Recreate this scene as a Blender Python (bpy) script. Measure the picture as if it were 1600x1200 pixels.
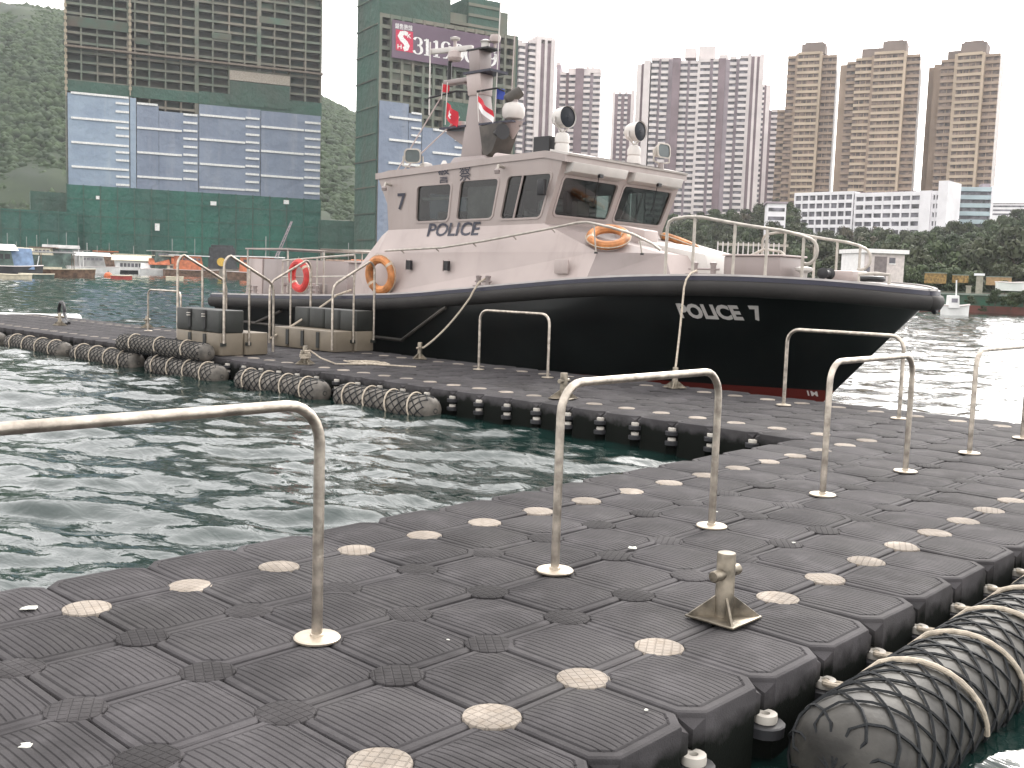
import bpy, bmesh, math, random
import numpy as np
from mathutils import Vector, Matrix
random.seed(7); rng = np.random.default_rng(7)
for o in list(bpy.data.objects): bpy.data.objects.remove(o)
SC = bpy.context.scene
COL = SC.collection
rad = math.radians

# ------------------------------------------------------------------ camera
FPX = 1609.8                                   # focal length in pixels of the 1600 px wide photograph
CAM = np.array([-1.9875, -4.3442, 1.4968])     # metres; z = 0 is the top of the floating dock
YAW, PIT, ROL = 0.74644, -0.101316, 0.032532
Wv = np.array([math.cos(PIT)*math.cos(YAW), math.cos(PIT)*math.sin(YAW), math.sin(PIT)])
_r = np.cross(Wv, [0, 0, 1]); _r /= np.linalg.norm(_r); _u = np.cross(_r, Wv)
Rv = math.cos(ROL)*_r + math.sin(ROL)*_u
Uv = -math.sin(ROL)*_r + math.cos(ROL)*_u
cam_d = bpy.data.cameras.new('camera'); cam_o = bpy.data.objects.new('camera', cam_d); COL.objects.link(cam_o)
M = Matrix(((Rv[0], Uv[0], -Wv[0], CAM[0]), (Rv[1], Uv[1], -Wv[1], CAM[1]), (Rv[2], Uv[2], -Wv[2], CAM[2]), (0, 0, 0, 1)))
cam_o.matrix_world = M
cam_d.sensor_width = 36; cam_d.lens = 36*FPX/1600; cam_d.clip_start = .05; cam_d.clip_end = 9000
SC.camera = cam_o

# ------------------------------------------------------------------ light
SUN_AZ, SUN_EL = rad(12), rad(38)              # azimuth measured from +X towards +Y
world = bpy.data.worlds.new('World'); SC.world = world; world.use_nodes = True
nt = world.node_tree; nt.nodes.clear()
sky = nt.nodes.new('ShaderNodeTexSky'); sky.sky_type = 'NISHITA'; sky.sun_disc = False
sky.sun_elevation = SUN_EL; sky.sun_rotation = math.pi/2 - SUN_AZ
sky.air_density = 1.0; sky.dust_density = 6.0; sky.ozone_density = 1.0
hs = nt.nodes.new('ShaderNodeHueSaturation'); hs.inputs['Saturation'].default_value = .25
bg = nt.nodes.new('ShaderNodeBackground'); bg.inputs['Strength'].default_value = .12
bg2 = nt.nodes.new('ShaderNodeBackground'); bg2.inputs['Color'].default_value = (1, .965, .94, 1); bg2.inputs['Strength'].default_value = 1.55   # even cloud layer
ad = nt.nodes.new('ShaderNodeAddShader'); out = nt.nodes.new('ShaderNodeOutputWorld')
nt.links.new(sky.outputs[0], hs.inputs['Color']); nt.links.new(hs.outputs[0], bg.inputs['Color'])
nt.links.new(bg.outputs[0], ad.inputs[0]); nt.links.new(bg2.outputs[0], ad.inputs[1]); nt.links.new(ad.outputs[0], out.inputs[0])
sun_d = bpy.data.lights.new('sun', 'SUN'); sun_d.energy = 1.4; sun_d.angle = rad(14); sun_d.color = (1, .95, .88)
sun_o = bpy.data.objects.new('sun', sun_d); COL.objects.link(sun_o)
sd = Vector((math.cos(SUN_EL)*math.cos(SUN_AZ), math.cos(SUN_EL)*math.sin(SUN_AZ), math.sin(SUN_EL)))
sun_o.rotation_euler = sd.to_track_quat('Z', 'Y').to_euler(); sun_o.location = (30, 10, 60)
SC.view_settings.view_transform = 'Standard'; SC.view_settings.look = 'None'
SC.view_settings.exposure = 0.4; SC.view_settings.gamma = 1; SC.view_settings.use_curve_mapping = False
SC.render.engine = 'CYCLES'
SC.cycles.max_bounces = 8; SC.cycles.transparent_max_bounces = 12; SC.cycles.use_denoising = True

# ------------------------------------------------------------------ photo pixel -> place
def ray(px, py):
    d = Wv + Rv*(px-800)/FPX - Uv*(py-600)/FPX
    return d/np.linalg.norm(d)
def on(px, py, ax, val):
    d = ray(px, py); return CAM + d*(val-CAM[ax])/d[ax]
WZ = -0.36                                     # water level
def site(px, D, py=430):
    """ground point at horizontal distance D in the direction of a pixel, and the yaw that faces the camera"""
    d = ray(px, py); h = d[:2]/np.linalg.norm(d[:2])
    return CAM[:2] + h*D, math.atan2(h[1], h[0]) - math.pi/2
def hz(px, py, D):
    d = ray(px, py); return CAM[2] + D*d[2]/np.linalg.norm(d[:2])

# ------------------------------------------------------------------ materials
MATS = {}
def mat(name, rgb, rough=.6, metal=0.0, var=.12, scale=3.0, bump=0.0, bscale=40.0, spec=.5, rgb2=None, detail=4, bdist=.01):
    if name in MATS: return MATS[name]
    m = bpy.data.materials.new(name); m.use_nodes = True; MATS[name] = m
    t = m.node_tree; b = t.nodes['Principled BSDF']
    b.inputs['Roughness'].default_value = rough; b.inputs['Metallic'].default_value = metal
    b.inputs['Specular IOR Level'].default_value = spec
    g = t.nodes.new('ShaderNodeNewGeometry')
    n = t.nodes.new('ShaderNodeTexNoise'); n.inputs['Scale'].default_value = scale; n.inputs['Detail'].default_value = detail
    t.links.new(g.outputs['Position'], n.inputs['Vector'])
    mx = t.nodes.new('ShaderNodeMix'); mx.data_type = 'RGBA'
    c2 = rgb2 if rgb2 else tuple(max(0, c*(1-2*var)) for c in rgb)
    c1 = rgb if rgb2 else tuple(min(1, c*(1+var)) for c in rgb)
    mr = t.nodes.new('ShaderNodeMapRange'); mr.inputs['From Min'].default_value = .32; mr.inputs['From Max'].default_value = .68
    t.links.new(n.outputs['Fac'], mr.inputs['Value']); t.links.new(mr.outputs[0], mx.inputs['Factor'])
    mx.inputs['A'].default_value = (*c1, 1); mx.inputs['B'].default_value = (*c2, 1)
    t.links.new(mx.outputs['Result'], b.inputs['Base Color'])
    m['colmix'] = mx.name
    if bump:
        n2 = t.nodes.new('ShaderNodeTexNoise'); n2.inputs['Scale'].default_value = bscale; n2.inputs['Detail'].default_value = 3
        t.links.new(g.outputs['Position'], n2.inputs['Vector'])
        bp = t.nodes.new('ShaderNodeBump'); bp.inputs['Strength'].default_value = bump; bp.inputs['Distance'].default_value = bdist
        t.links.new(n2.outputs['Fac'], bp.inputs['Height']); t.links.new(bp.outputs[0], b.inputs['Normal'])
    return m
def weather(m, rgb, amount=.5, sxy=2.2, sz=.25, lo=.52, hi=.75):
    """streaks of dirt running down a painted surface"""
    t = m.node_tree; b = t.nodes['Principled BSDF']; src = b.inputs['Base Color'].links[0].from_socket
    g = t.nodes.new('ShaderNodeNewGeometry'); mp = t.nodes.new('ShaderNodeMapping'); mp.inputs['Scale'].default_value = (sxy, sxy, sz); t.links.new(g.outputs['Position'], mp.inputs['Vector'])
    n = t.nodes.new('ShaderNodeTexNoise'); n.inputs['Scale'].default_value = 1; n.inputs['Detail'].default_value = 8; n.inputs['Roughness'].default_value = .65; t.links.new(mp.outputs[0], n.inputs['Vector'])
    mr = t.nodes.new('ShaderNodeMapRange'); mr.inputs['From Min'].default_value = lo; mr.inputs['From Max'].default_value = hi; mr.inputs['To Max'].default_value = amount; t.links.new(n.outputs['Fac'], mr.inputs['Value'])
    mx = t.nodes.new('ShaderNodeMix'); mx.data_type = 'RGBA'; mx.inputs['B'].default_value = (*rgb, 1); t.links.new(mr.outputs[0], mx.inputs['Factor']); t.links.new(src, mx.inputs['A']); t.links.new(mx.outputs['Result'], b.inputs['Base Color'])
    return m
def per_object(m, amount=.3):
    t = m.node_tree; b = t.nodes['Principled BSDF']; src = b.inputs['Base Color'].links[0].from_socket
    oi = t.nodes.new('ShaderNodeObjectInfo'); v = math_node(t, 'ADD', math_node(t, 'MULTIPLY', oi.outputs['Random'], amount), 1-amount/2)
    h = t.nodes.new('ShaderNodeHueSaturation'); t.links.new(v, h.inputs['Value']); t.links.new(src, h.inputs['Color']); t.links.new(h.outputs[0], b.inputs['Base Color'])
    return m
def math_node(t, op, a=None, b=None):
    n = t.nodes.new('ShaderNodeMath'); n.operation = op
    for i, v in enumerate((a, b)):
        if v is None: continue
        if isinstance(v, (int, float)): n.inputs[i].default_value = v
        else: t.links.new(v, n.inputs[i])
    return n.outputs[0]
def dock_material(name, rgb, grid):
    """ribbed (grid=False) or cross-hatched (grid=True) moulded plastic relief, in object space"""
    m = mat(name, rgb, rough=.70, var=.16, scale=1.7, spec=.08); t = m.node_tree; b = t.nodes['Principled BSDF']
    tc = t.nodes.new('ShaderNodeTexCoord'); sp = t.nodes.new('ShaderNodeSeparateXYZ'); t.links.new(tc.outputs['Object'], sp.inputs[0])
    def groove(sock, per, w):
        f = math_node(t, 'FRACT', math_node(t, 'MULTIPLY', sock, 1/per))
        d = math_node(t, 'ABSOLUTE', math_node(t, 'SUBTRACT', f, .5))
        mr = t.nodes.new('ShaderNodeMapRange'); mr.inputs['From Min'].default_value = 0; mr.inputs['From Max'].default_value = w
        t.links.new(d, mr.inputs['Value']); return mr.outputs[0]
    if grid:
        h = math_node(t, 'MINIMUM', groove(sp.outputs[0], .034, .13), groove(sp.outputs[1], .034, .13)); dist = .004
    else:
        h = groove(sp.outputs[0], .0285, .24); dist = .0075
        ax = math_node(t, 'ABSOLUTE', sp.outputs[0]); ay = math_node(t, 'ABSOLUTE', sp.outputs[1])
        e = math_node(t, 'MAXIMUM', math_node(t, 'MAXIMUM', ax, ay), math_node(t, 'SUBTRACT', math_node(t, 'ADD', ax, ay), .172))
        inside = math_node(t, 'LESS_THAN', e, .197)
        h = math_node(t, 'SUBTRACT', 1.0, math_node(t, 'MULTIPLY', math_node(t, 'SUBTRACT', 1.0, h), inside))
    n2 = t.nodes.new('ShaderNodeTexNoise'); n2.inputs['Scale'].default_value = 160; n2.inputs['Detail'].default_value = 2
    t.links.new(tc.outputs['Object'], n2.inputs['Vector'])
    h = math_node(t, 'ADD', h, math_node(t, 'MULTIPLY', n2.outputs['Fac'], .25))
    bp = t.nodes.new('ShaderNodeBump'); bp.inputs['Strength'].default_value = 1; bp.inputs['Distance'].default_value = dist
    t.links.new(h, bp.inputs['Height']); t.links.new(bp.outputs[0], b.inputs['Normal'])
    # dust and scuffs: worn pale flecks over the plastic
    g = t.nodes.new('ShaderNodeNewGeometry'); n3 = t.nodes.new('ShaderNodeTexNoise'); n3.inputs['Scale'].default_value = 5.5; n3.inputs['Detail'].default_value = 8
    t.links.new(g.outputs['Position'], n3.inputs['Vector'])
    mr = t.nodes.new('ShaderNodeMapRange'); mr.inputs['From Min'].default_value = .50; mr.inputs['From Max'].default_value = .78; mr.inputs['To Max'].default_value = .55
    t.links.new(n3.outputs['Fac'], mr.inputs['Value'])
    mx = t.nodes.new('ShaderNodeMix'); mx.data_type = 'RGBA'; mx.inputs['B'].default_value = (*[min(1, c*1.9) for c in rgb], 1)
    src = t.nodes[m['colmix']].outputs['Result']
    t.links.new(mr.outputs[0], mx.inputs['Factor']); t.links.new(src, mx.inputs['A']); t.links.new(mx.outputs['Result'], b.inputs['Base Color'])
    return m
def glass_material(name, tint, gloss=.03):
    m = bpy.data.materials.new(name); m.use_nodes = True; MATS[name] = m; t = m.node_tree; t.nodes.clear()
    o = t.nodes.new('ShaderNodeOutputMaterial'); tr = t.nodes.new('ShaderNodeBsdfTransparent'); gl = t.nodes.new('ShaderNodeBsdfGlossy')
    gl.inputs['Roughness'].default_value = gloss; tr.inputs['Color'].default_value = (*tint, 1)
    lw = t.nodes.new('ShaderNodeLayerWeight'); lw.inputs['Blend'].default_value = .5
    fr = math_node(t, 'ADD', math_node(t, 'MULTIPLY', math_node(t, 'POWER', lw.outputs['Facing'], 4.0), .85), .06)
    mx = t.nodes.new('ShaderNodeMixShader')
    t.links.new(fr, mx.inputs[0]); t.links.new(tr.outputs[0], mx.inputs[1]); t.links.new(gl.outputs[0], mx.inputs[2]); t.links.new(mx.outputs[0], o.inputs[0])
    return m

# ------------------------------------------------------------------ mesh helpers
class MB:
    def __init__(s): s.v = []; s.f = []
    def add(s, vs, fs):
        k = len(s.v); s.v += [tuple(map(float, v)) for v in vs]; s.f += [tuple(i+k for i in f) for f in fs]; return s
    def box(s, x0, x1, y0, y1, z0, z1):
        return s.add([(x0,y0,z0),(x1,y0,z0),(x1,y1,z0),(x0,y1,z0),(x0,y0,z1),(x1,y0,z1),(x1,y1,z1),(x0,y1,z1)],
                     [(0,3,2,1),(4,5,6,7),(0,1,5,4),(1,2,6,5),(2,3,7,6),(3,0,4,7)])
    def hexa(s, b4, t4):
        """eight-cornered block: four bottom points and the four above them"""
        return s.add(list(b4)+list(t4), [(0,3,2,1),(4,5,6,7),(0,1,5,4),(1,2,6,5),(2,3,7,6),(3,0,4,7)])
    def quad(s, *p): return s.add(p, [tuple(range(len(p)))])
    def prism(s, pts, z0, z1):
        n = len(pts)
        return s.add([(x,y,z0) for x,y in pts]+[(x,y,z1) for x,y in pts],
                     [tuple(range(n-1,-1,-1)), tuple(range(n,2*n))]+[(i,(i+1)%n,n+(i+1)%n,n+i) for i in range(n)])
    def slab(s, pts, off):
        """planar polygon in space given thickness by the offset vector"""
        n = len(pts); o = np.array(off, float)
        return s.add([tuple(p) for p in pts]+[tuple(np.array(p)+o) for p in pts],
                     [tuple(range(n-1,-1,-1)), tuple(range(n,2*n))]+[(i,(i+1)%n,n+(i+1)%n,n+i) for i in range(n)])
    def tube(s, path, r, n=8, closed=False, caps=True, flat=1.0):
        P = [Vector(p) for p in path]; L = len(P); up = Vector((0,0,1)); rings = []
        prev = None
        for i, p in enumerate(P):
            a = P[(i-1) % L] if closed else P[max(0, i-1)]; b = P[(i+1) % L] if closed else P[min(L-1, i+1)]
            t = (b-a).normalized() if (b-a).length > 1e-9 else Vector((0,0,1))
            if prev is None:
                e = up.cross(t)
                if e.length < .2: e = Vector((1,0,0)).cross(t)
            else: e = prev - t*prev.dot(t)
            e.normalize(); prev = e; w = t.cross(e)
            rr = r[i] if isinstance(r, (list, tuple)) else r
            rings.append([p + (e*math.cos(2*math.pi*k/n) + w*flat*math.sin(2*math.pi*k/n))*rr for k in range(n)])
        vs = [v for g in rings for v in g]; fs = []
        for i in range(L if closed else L-1):
            j = (i+1) % L
            for k in range(n): fs.append((i*n+k, i*n+(k+1)%n, j*n+(k+1)%n, j*n+k))
        if caps and not closed: fs += [tuple(range(n-1,-1,-1)), tuple((L-1)*n+k for k in range(n))]
        return s.add(vs, fs)
    def lathe(s, prof, c=(0,0,0), n=20, axis=(0,0,1), caps=True):
        ax = Vector(axis).normalized(); e = Vector((1,0,0)) if abs(ax.x) < .9 else Vector((0,1,0))
        e = (e-ax*e.dot(ax)).normalized(); w = ax.cross(e); c = Vector(c); vs = []; fs = []
        for r, z in prof:
            vs += [c + ax*z + (e*math.cos(2*math.pi*k/n)+w*math.sin(2*math.pi*k/n))*r for k in range(n)]
        for i in range(len(prof)-1):
            for k in range(n): fs.append((i*n+k, i*n+(k+1)%n, (i+1)*n+(k+1)%n, (i+1)*n+k))
        if caps: fs += [tuple(range(n-1,-1,-1)), tuple((len(prof)-1)*n+k for k in range(n))]
        return s.add(vs, fs)
    def torus(s, c, R, r, axis=(0,0,1), n=28, m=10, sq=1.0):
        ax = Vector(axis).normalized(); e = Vector((1,0,0)) if abs(ax.x) < .9 else Vector((0,1,0))
        e = (e-ax*e.dot(ax)).normalized(); w = ax.cross(e); c = Vector(c); vs = []; fs = []
        for i in range(n):
            d = e*math.cos(2*math.pi*i/n)+w*math.sin(2*math.pi*i/n)
            for k in range(m):
                a = 2*math.pi*k/m; vs.append(c + d*(R+r*math.cos(a)) + ax*(r*sq*math.sin(a)))
        for i in range(n):
            for k in range(m): fs.append((i*m+k, ((i+1)%n)*m+k, ((i+1)%n)*m+(k+1)%m, i*m+(k+1)%m))
        return s.add(vs, fs)
    def mesh(s, name, material=None, smooth=True, bevel=0, angle=35):
        me = bpy.data.meshes.new(name); me.from_pydata(s.v, [], s.f); me.validate()
        bm = bmesh.new(); bm.from_mesh(me); bmesh.ops.recalc_face_normals(bm, faces=bm.faces)
        if bevel:
            bm.edges.ensure_lookup_table()
            ed = [e for e in bm.edges if len(e.link_faces) == 2 and e.calc_face_angle(0) > rad(30)]
            bmesh.ops.bevel(bm, geom=ed, offset=bevel, segments=2, profile=.5, affect='EDGES', clamp_overlap=True)
        bm.to_mesh(me); bm.free()
        if smooth:
            me.polygons.foreach_set('use_smooth', [True]*len(me.polygons)); me.set_sharp_from_angle(angle=rad(angle))
        if material: me.materials.append(material)
        return me
    def build(s, name, material, parent=None, smooth=True, bevel=0, angle=35):
        return link(name, s.mesh(name, material, smooth, bevel, angle), parent)
def link(name, me, parent=None, loc=None):
    o = bpy.data.objects.new(name, me); COL.objects.link(o)
    if parent is not None:
        o.parent = parent
        if loc is None:
            # mesh is written in world coordinates when its root asks for it
            if parent.get('_w'): o.location = -root_of(parent).location if parent.parent is None else (0,0,0)
        if parent.get('_w'): o['_w'] = 1
    if loc is not None: o.location = loc
    return o
def root_of(o):
    while o.parent is not None: o = o.parent
    return o
def thing(name, label, cat, loc=(0,0,0), rotz=0, group=None, world_mesh=False):
    o = bpy.data.objects.new(name, None); COL.objects.link(o); o.empty_display_size = .2
    o.location = loc; o.rotation_euler = (0,0,rotz); o['label'] = label; o['category'] = cat
    if group: o['group'] = group
    if world_mesh: o['_w'] = 1
    return o
def tag(o, label, cat, group=None):
    o['label'] = label; o['category'] = cat
    if group: o['group'] = group
    return o
def kind(o, k): o['kind'] = k; return o
def dup(o, parent=None, loc=None, rotz=None, label=None, group=None):
    c = o.copy(); COL.objects.link(c); c.parent = parent
    if loc is not None: c.location = loc
    if rotz is not None: c.rotation_euler = (0,0,rotz)
    if label: c['label'] = label
    if group: c['group'] = group
    for ch in list(o.children): dup(ch, c)
    return c
def text_mesh(body, size, bold=0.0, extrude=0.0, res=3, shear=0.0, space=1.0):
    """letters as (vertices, faces) in their own plane, left-bottom at the origin"""
    cu = bpy.data.curves.new('t', 'FONT'); cu.body = body; cu.size = size; cu.offset = bold; cu.extrude = 0; cu.resolution_u = res; cu.shear = shear; cu.space_character = space
    ob = bpy.data.objects.new('t', cu); COL.objects.link(ob)
    dg = bpy.context.evaluated_depsgraph_get(); me = bpy.data.meshes.new_from_object(ob.evaluated_get(dg))
    v = np.array([x.co[:] for x in me.vertices]) if len(me.vertices) else np.zeros((0,3)); f = [tuple(p.vertices) for p in me.polygons]
    bpy.data.objects.remove(ob); bpy.data.curves.remove(cu); bpy.data.meshes.remove(me)
    if len(v): v[:, 0] -= v[:, 0].min(); v[:, 1] -= v[:, 1].min()
    return v, f
def text_on(name, body, h, fn, material, parent, width=None, bold=0.0, **kw):
    """letters of cap height h laid on a surface: fn(a, b) -> point, a along the line, b up"""
    v, f = text_mesh(body, 1, bold, **kw)
    v[:, 1] *= h/v[:, 1].max(); sx = (width/v[:, 0].max()) if width else h/1.0*1.4
    v[:, 0] *= sx
    mb = MB(); mb.add([fn(a, b) for a, b, _ in v], f)
    return mb.build(name, material, parent, smooth=False)
def spline(pts):
    xs = np.array([p[0] for p in pts], float); ys = np.array([p[1] for p in pts], float); o = np.argsort(xs); xs = xs[o]; ys = ys[o]
    m = np.gradient(ys, xs)
    def fn(x):
        x = min(max(x, xs[0]), xs[-1]); i = min(max(int(np.searchsorted(xs, x)) - 1, 0), len(xs)-2)
        h = xs[i+1]-xs[i]; t = (x-xs[i])/h
        return float((2*t**3-3*t**2+1)*ys[i]+(t**3-2*t**2+t)*h*m[i]+(-2*t**3+3*t**2)*ys[i+1]+(t**3-t**2)*h*m[i+1])
    return fn
# ================================================================== water
def water():
    m = bpy.data.materials.new('sea'); m.use_nodes = True; t = m.node_tree; b = t.nodes['Principled BSDF']
    b.inputs['Base Color'].default_value = (.006, .019, .0165, 1); b.inputs['Roughness'].default_value = .02; b.inputs['IOR'].default_value = 1.5
    g = t.nodes.new('ShaderNodeNewGeometry')
    mp = t.nodes.new('ShaderNodeMapping'); mp.inputs['Rotation'].default_value = (0, 0, -YAW + .25); mp.inputs['Scale'].default_value = (1.5, .75, 1)
    t.links.new(g.outputs['Position'], mp.inputs['Vector'])
    n1 = t.nodes.new('ShaderNodeTexNoise'); n1.inputs['Scale'].default_value = 4.5; n1.inputs['Detail'].default_value = 5; n1.inputs['Distortion'].default_value = .5
    t.links.new(mp.outputs[0], n1.inputs['Vector'])
    bp = t.nodes.new('ShaderNodeBump'); bp.inputs['Strength'].default_value = .36; bp.inputs['Distance'].default_value = .045
    t.links.new(n1.outputs['Fac'], bp.inputs['Height']); t.links.new(bp.outputs[0], b.inputs['Normal'])
    return m
M_SEA = water()
def wave_h(x, y):
    """harbour chop: many short crossing waves, heavier ones long enough to survive at a distance"""
    r = np.random.default_rng(3); h = np.zeros_like(x); slope = 0
    main = YAW + 2.9
    for i in range(40):
        lam = 0.18*(1.11**i); k = 2*math.pi/lam
        th = main + r.normal(0, .48); ph = r.uniform(0, 6.28)
        amp = (.0086*lam if lam < .8 else .0082*lam) if lam < 1.3 else .0082*1.3*(lam/1.3)**-.5
        q = (x*math.cos(th)+y*math.sin(th))*k+ph
        q = q + .6*np.sin((x*math.cos(th+1.3)+y*math.sin(th+1.3))*k*.31+ph*2)
        s = np.sin(q); h += amp*(s + .35*(s*s-.5))
    return h
def build_water():
    na, nr = 620, 760
    ang = np.linspace(YAW-rad(62), YAW+rad(62), na)
    rr = 1.2*np.exp(np.linspace(0, math.log(420/1.2), nr))
    A, Rr = np.meshgrid(ang, rr)
    x = CAM[0]+Rr*np.cos(A); y = CAM[1]+Rr*np.sin(A)
    calm = np.clip(1.15-Rr/700, .5, 1)
    z = WZ + wave_h(x, y)*calm*.95
    v = np.stack([x, y, z], -1).reshape(-1, 3)
    i = np.arange(nr-1)[:, None]*na + np.arange(na-1)[None, :]
    f = np.stack([i, i+1, i+1+na, i+na], -1).reshape(-1, 4)
    me = bpy.data.meshes.new('water'); me.vertices.add(len(v)); me.vertices.foreach_set('co', v.astype(np.float32).ravel())
    me.loops.add(f.size); me.loops.foreach_set('vertex_index', f.astype(np.int32).ravel())
    me.polygons.add(len(f)); me.polygons.foreach_set('loop_start', np.arange(0, f.size, 4, dtype=np.int32)); me.polygons.foreach_set('loop_total', np.full(len(f), 4, np.int32))
    me.update(); me.validate(); me.polygons.foreach_set('use_smooth', np.ones(len(f), bool)); me.materials.append(M_SEA)
    kind(link('water', me), 'structure')
    sb = MB().quad((-1900,-1900,-2.5),(1900,-1900,-2.5),(1900,1900,-2.5),(-1900,1900,-2.5)).build('ground', mat('seabed', (.02,.035,.03), .9), smooth=False)
    kind(sb, 'structure')
    # the open water behind and beside the detailed sector
    far = MB().quad((-1800,-1800,WZ-.55),(1800,-1800,WZ-.55),(1800,1800,WZ-.55),(-1800,1800,WZ-.55)).build('open_water', M_SEA, smooth=False)
    kind(far, 'structure')
build_water()

# ================================================================== floating dock
M_CUBE = dock_material('dock_plastic', (.0540, .0510, .0535), False)
def side_shade(m):  # shade on the cube sides painted into the colour, near-black below a ragged line
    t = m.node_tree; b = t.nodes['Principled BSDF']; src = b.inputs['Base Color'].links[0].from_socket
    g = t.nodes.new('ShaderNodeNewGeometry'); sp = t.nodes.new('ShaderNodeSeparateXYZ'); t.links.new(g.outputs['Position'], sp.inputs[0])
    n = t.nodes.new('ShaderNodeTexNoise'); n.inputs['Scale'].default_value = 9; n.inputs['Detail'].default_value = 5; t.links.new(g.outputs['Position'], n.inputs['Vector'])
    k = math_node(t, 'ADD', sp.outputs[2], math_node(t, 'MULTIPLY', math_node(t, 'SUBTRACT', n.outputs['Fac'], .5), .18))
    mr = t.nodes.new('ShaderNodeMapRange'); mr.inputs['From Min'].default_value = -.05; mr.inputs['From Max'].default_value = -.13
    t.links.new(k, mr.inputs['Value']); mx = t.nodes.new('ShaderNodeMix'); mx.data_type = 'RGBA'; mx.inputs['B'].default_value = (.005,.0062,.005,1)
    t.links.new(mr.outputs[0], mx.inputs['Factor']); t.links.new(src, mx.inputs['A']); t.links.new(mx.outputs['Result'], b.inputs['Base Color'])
per_object(M_CUBE, .3); weather(M_CUBE, (.074,.071,.070), .6, 1.3, 1.3, .5, .7); weather(M_CUBE, (.028,.0265,.027), .5, .7, .7, .55, .68); side_shade(M_CUBE)
M_PIN = dock_material('dock_pin_dark', (.043, .0405, .042), True)
M_WPIN = dock_material('dock_pin_white', (.27, .238, .205), True)
per_object(M_WPIN, .3); per_object(M_PIN, .5); weather(M_WPIN, (.22,.18,.14), .6, 14, 14, .5, .7)
M_WNUT = mat('nut_white', (.50,.47,.42), .5)
def cube_mesh(detail=True):
    def octo(half, cut):
        a = half-cut; return [(half,-a),(half,a),(a,half),(-a,half),(-half,a),(-half,-a),(-a,-half),(a,-half)]
    H, c = .2466, .074
    loops = [(0,-.40),(0,-.016),(.003,-.009),(.011,-.0035),(.034,-.0025),(.040,-.0085),(.047,-.001),(.10,.0065),(.17,.0105)] if detail else [(0,-.40),(0,-.012),(.02,0),(.15,.009)]
    mb = MB(); vs = []; fs = []
    for ins, z in loops:
        k = ins*.41421
        vs += [(x,y,z) for x,y in octo(H-ins, max(.02, c + ins*(2-1.41421) - ins))] if ins < .16 else [(x,y,z) for x,y in octo(H-ins, .035)]
    for i in range(len(loops)-1):
        for k in range(8): fs.append((i*8+k, i*8+(k+1)%8, (i+1)*8+(k+1)%8, (i+1)*8+k))
    n = (len(loops)-1)*8
    vs.append((0,0,loops[-1][1]+.001)); fs += [(n+k, n+(k+1)%8, len(vs)-1) for k in range(8)]
    fs.append(tuple(range(7,-1,-1)))
    mb.add(vs, fs)
    if detail:
        for sx in (-1,1):
            for sy in (-1,1):   # corner lugs: a scooped ramp that carries the pin
                a = H-c-.002; q = H-.002
                tri = [(sx*a, sy*q), (sx*q, sy*a), (sx*(H-.012), sy*(H-.012))]
                mb.add([(tri[0][0],tri[0][1],-.024),(tri[1][0],tri[1][1],-.024),(tri[2][0],tri[2][1],-.055),(tri[0][0],tri[0][1],-.12),(tri[1][0],tri[1][1],-.12),(tri[2][0],tri[2][1],-.13)],
                       [(0,1,2),(3,5,4),(0,2,5,3),(1,4,5,2)])
    return mb
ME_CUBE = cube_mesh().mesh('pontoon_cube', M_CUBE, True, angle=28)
def pin_mesh(material):
    return MB().lathe([(.065,-.05),(.098,-.045),(.105,-.012),(.102,-.0025),(.094,.001),(.03,.0025),(.002,.003)], n=22).mesh('connector_pin', material, True, angle=40)
ME_PIN = pin_mesh(M_PIN); ME_WPIN = pin_mesh(M_WPIN)
dock = thing('floating_dock', 'L-shaped floating dock of dark ribbed plastic cubes beside the launch', 'dock', (7.5, 0, WZ))
def dl(x, y, z): return (x-7.5, y, z-WZ)
cells = set()
for i in range(-6, 22):
    for j in range(-5, 1): cells.add((i, j))          # main walkway: x = i*.5 .. , y = j*.5-.5 .. j*.5
for i in range(15, 22):
    for j in range(1, 54): cells.add((i, j))          # finger running out beside the launch
def ccen(c): return (c[0]*.5+.25, c[1]*.5+.25)
cells = {(i, j) for i, j in cells}
dist = lambda c: math.hypot(ccen(c)[0]-CAM[0], ccen(c)[1]-CAM[1])
def inview(x, y, z=0, m=60):
    d = np.array([x, y, z])-CAM; w = d@Wv
    if w < .3: return False
    px = 800+FPX*(d@Rv)/w; py = 600-FPX*(d@Uv)/w
    return -m < px < 1600+m and -m < py < 1200+m
vis = sorted([c for c in cells if inview(*ccen(c), m=170)], key=dist); rest = [c for c in cells if c not in set(vis)]
for n, c in enumerate(vis[:300]):
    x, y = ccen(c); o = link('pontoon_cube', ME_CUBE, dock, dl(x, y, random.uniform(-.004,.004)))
    o.rotation_euler = (random.gauss(0,.010), random.gauss(0,.010), random.choice((0, math.pi)))
far_mb = MB(); sm = cube_mesh(False)
for c in vis[300:]+rest:
    x, y = ccen(c); far_mb.add([(a+x-7.5, b+y, z-WZ+.002) for a, b, z in sm.v], sm.f)
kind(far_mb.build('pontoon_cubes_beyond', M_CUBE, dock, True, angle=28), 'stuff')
pins = []
for i in range(-6, 23):
    for j in range(-5, 55):
        q = [(i-1,j-1),(i,j-1),(i-1,j),(i,j)]
        if all(k in cells for k in q):
            x, y = i*.5, j*.5
            white = (j == 0 and i <= 16) or j == -4 or (i == 16 and j >= 0) or (i == 21 and j >= -4)
            pins.append((x, y, white))
post_spots = {(.5*a, .5*b) for a, b in [(1,-2),(-2,-2),(4,-2),(7,-2),(10,-2),(13,-2),(16,-2),(19,-2),(4,-4),(16,8),(21,8),(21,19),(16,19)]}
pins = [p for p in pins if (p[0], p[1]) not in post_spots]
pins.sort(key=lambda p: (not inview(p[0], p[1], m=30), math.hypot(p[0]-CAM[0], p[1]-CAM[1])))
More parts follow.
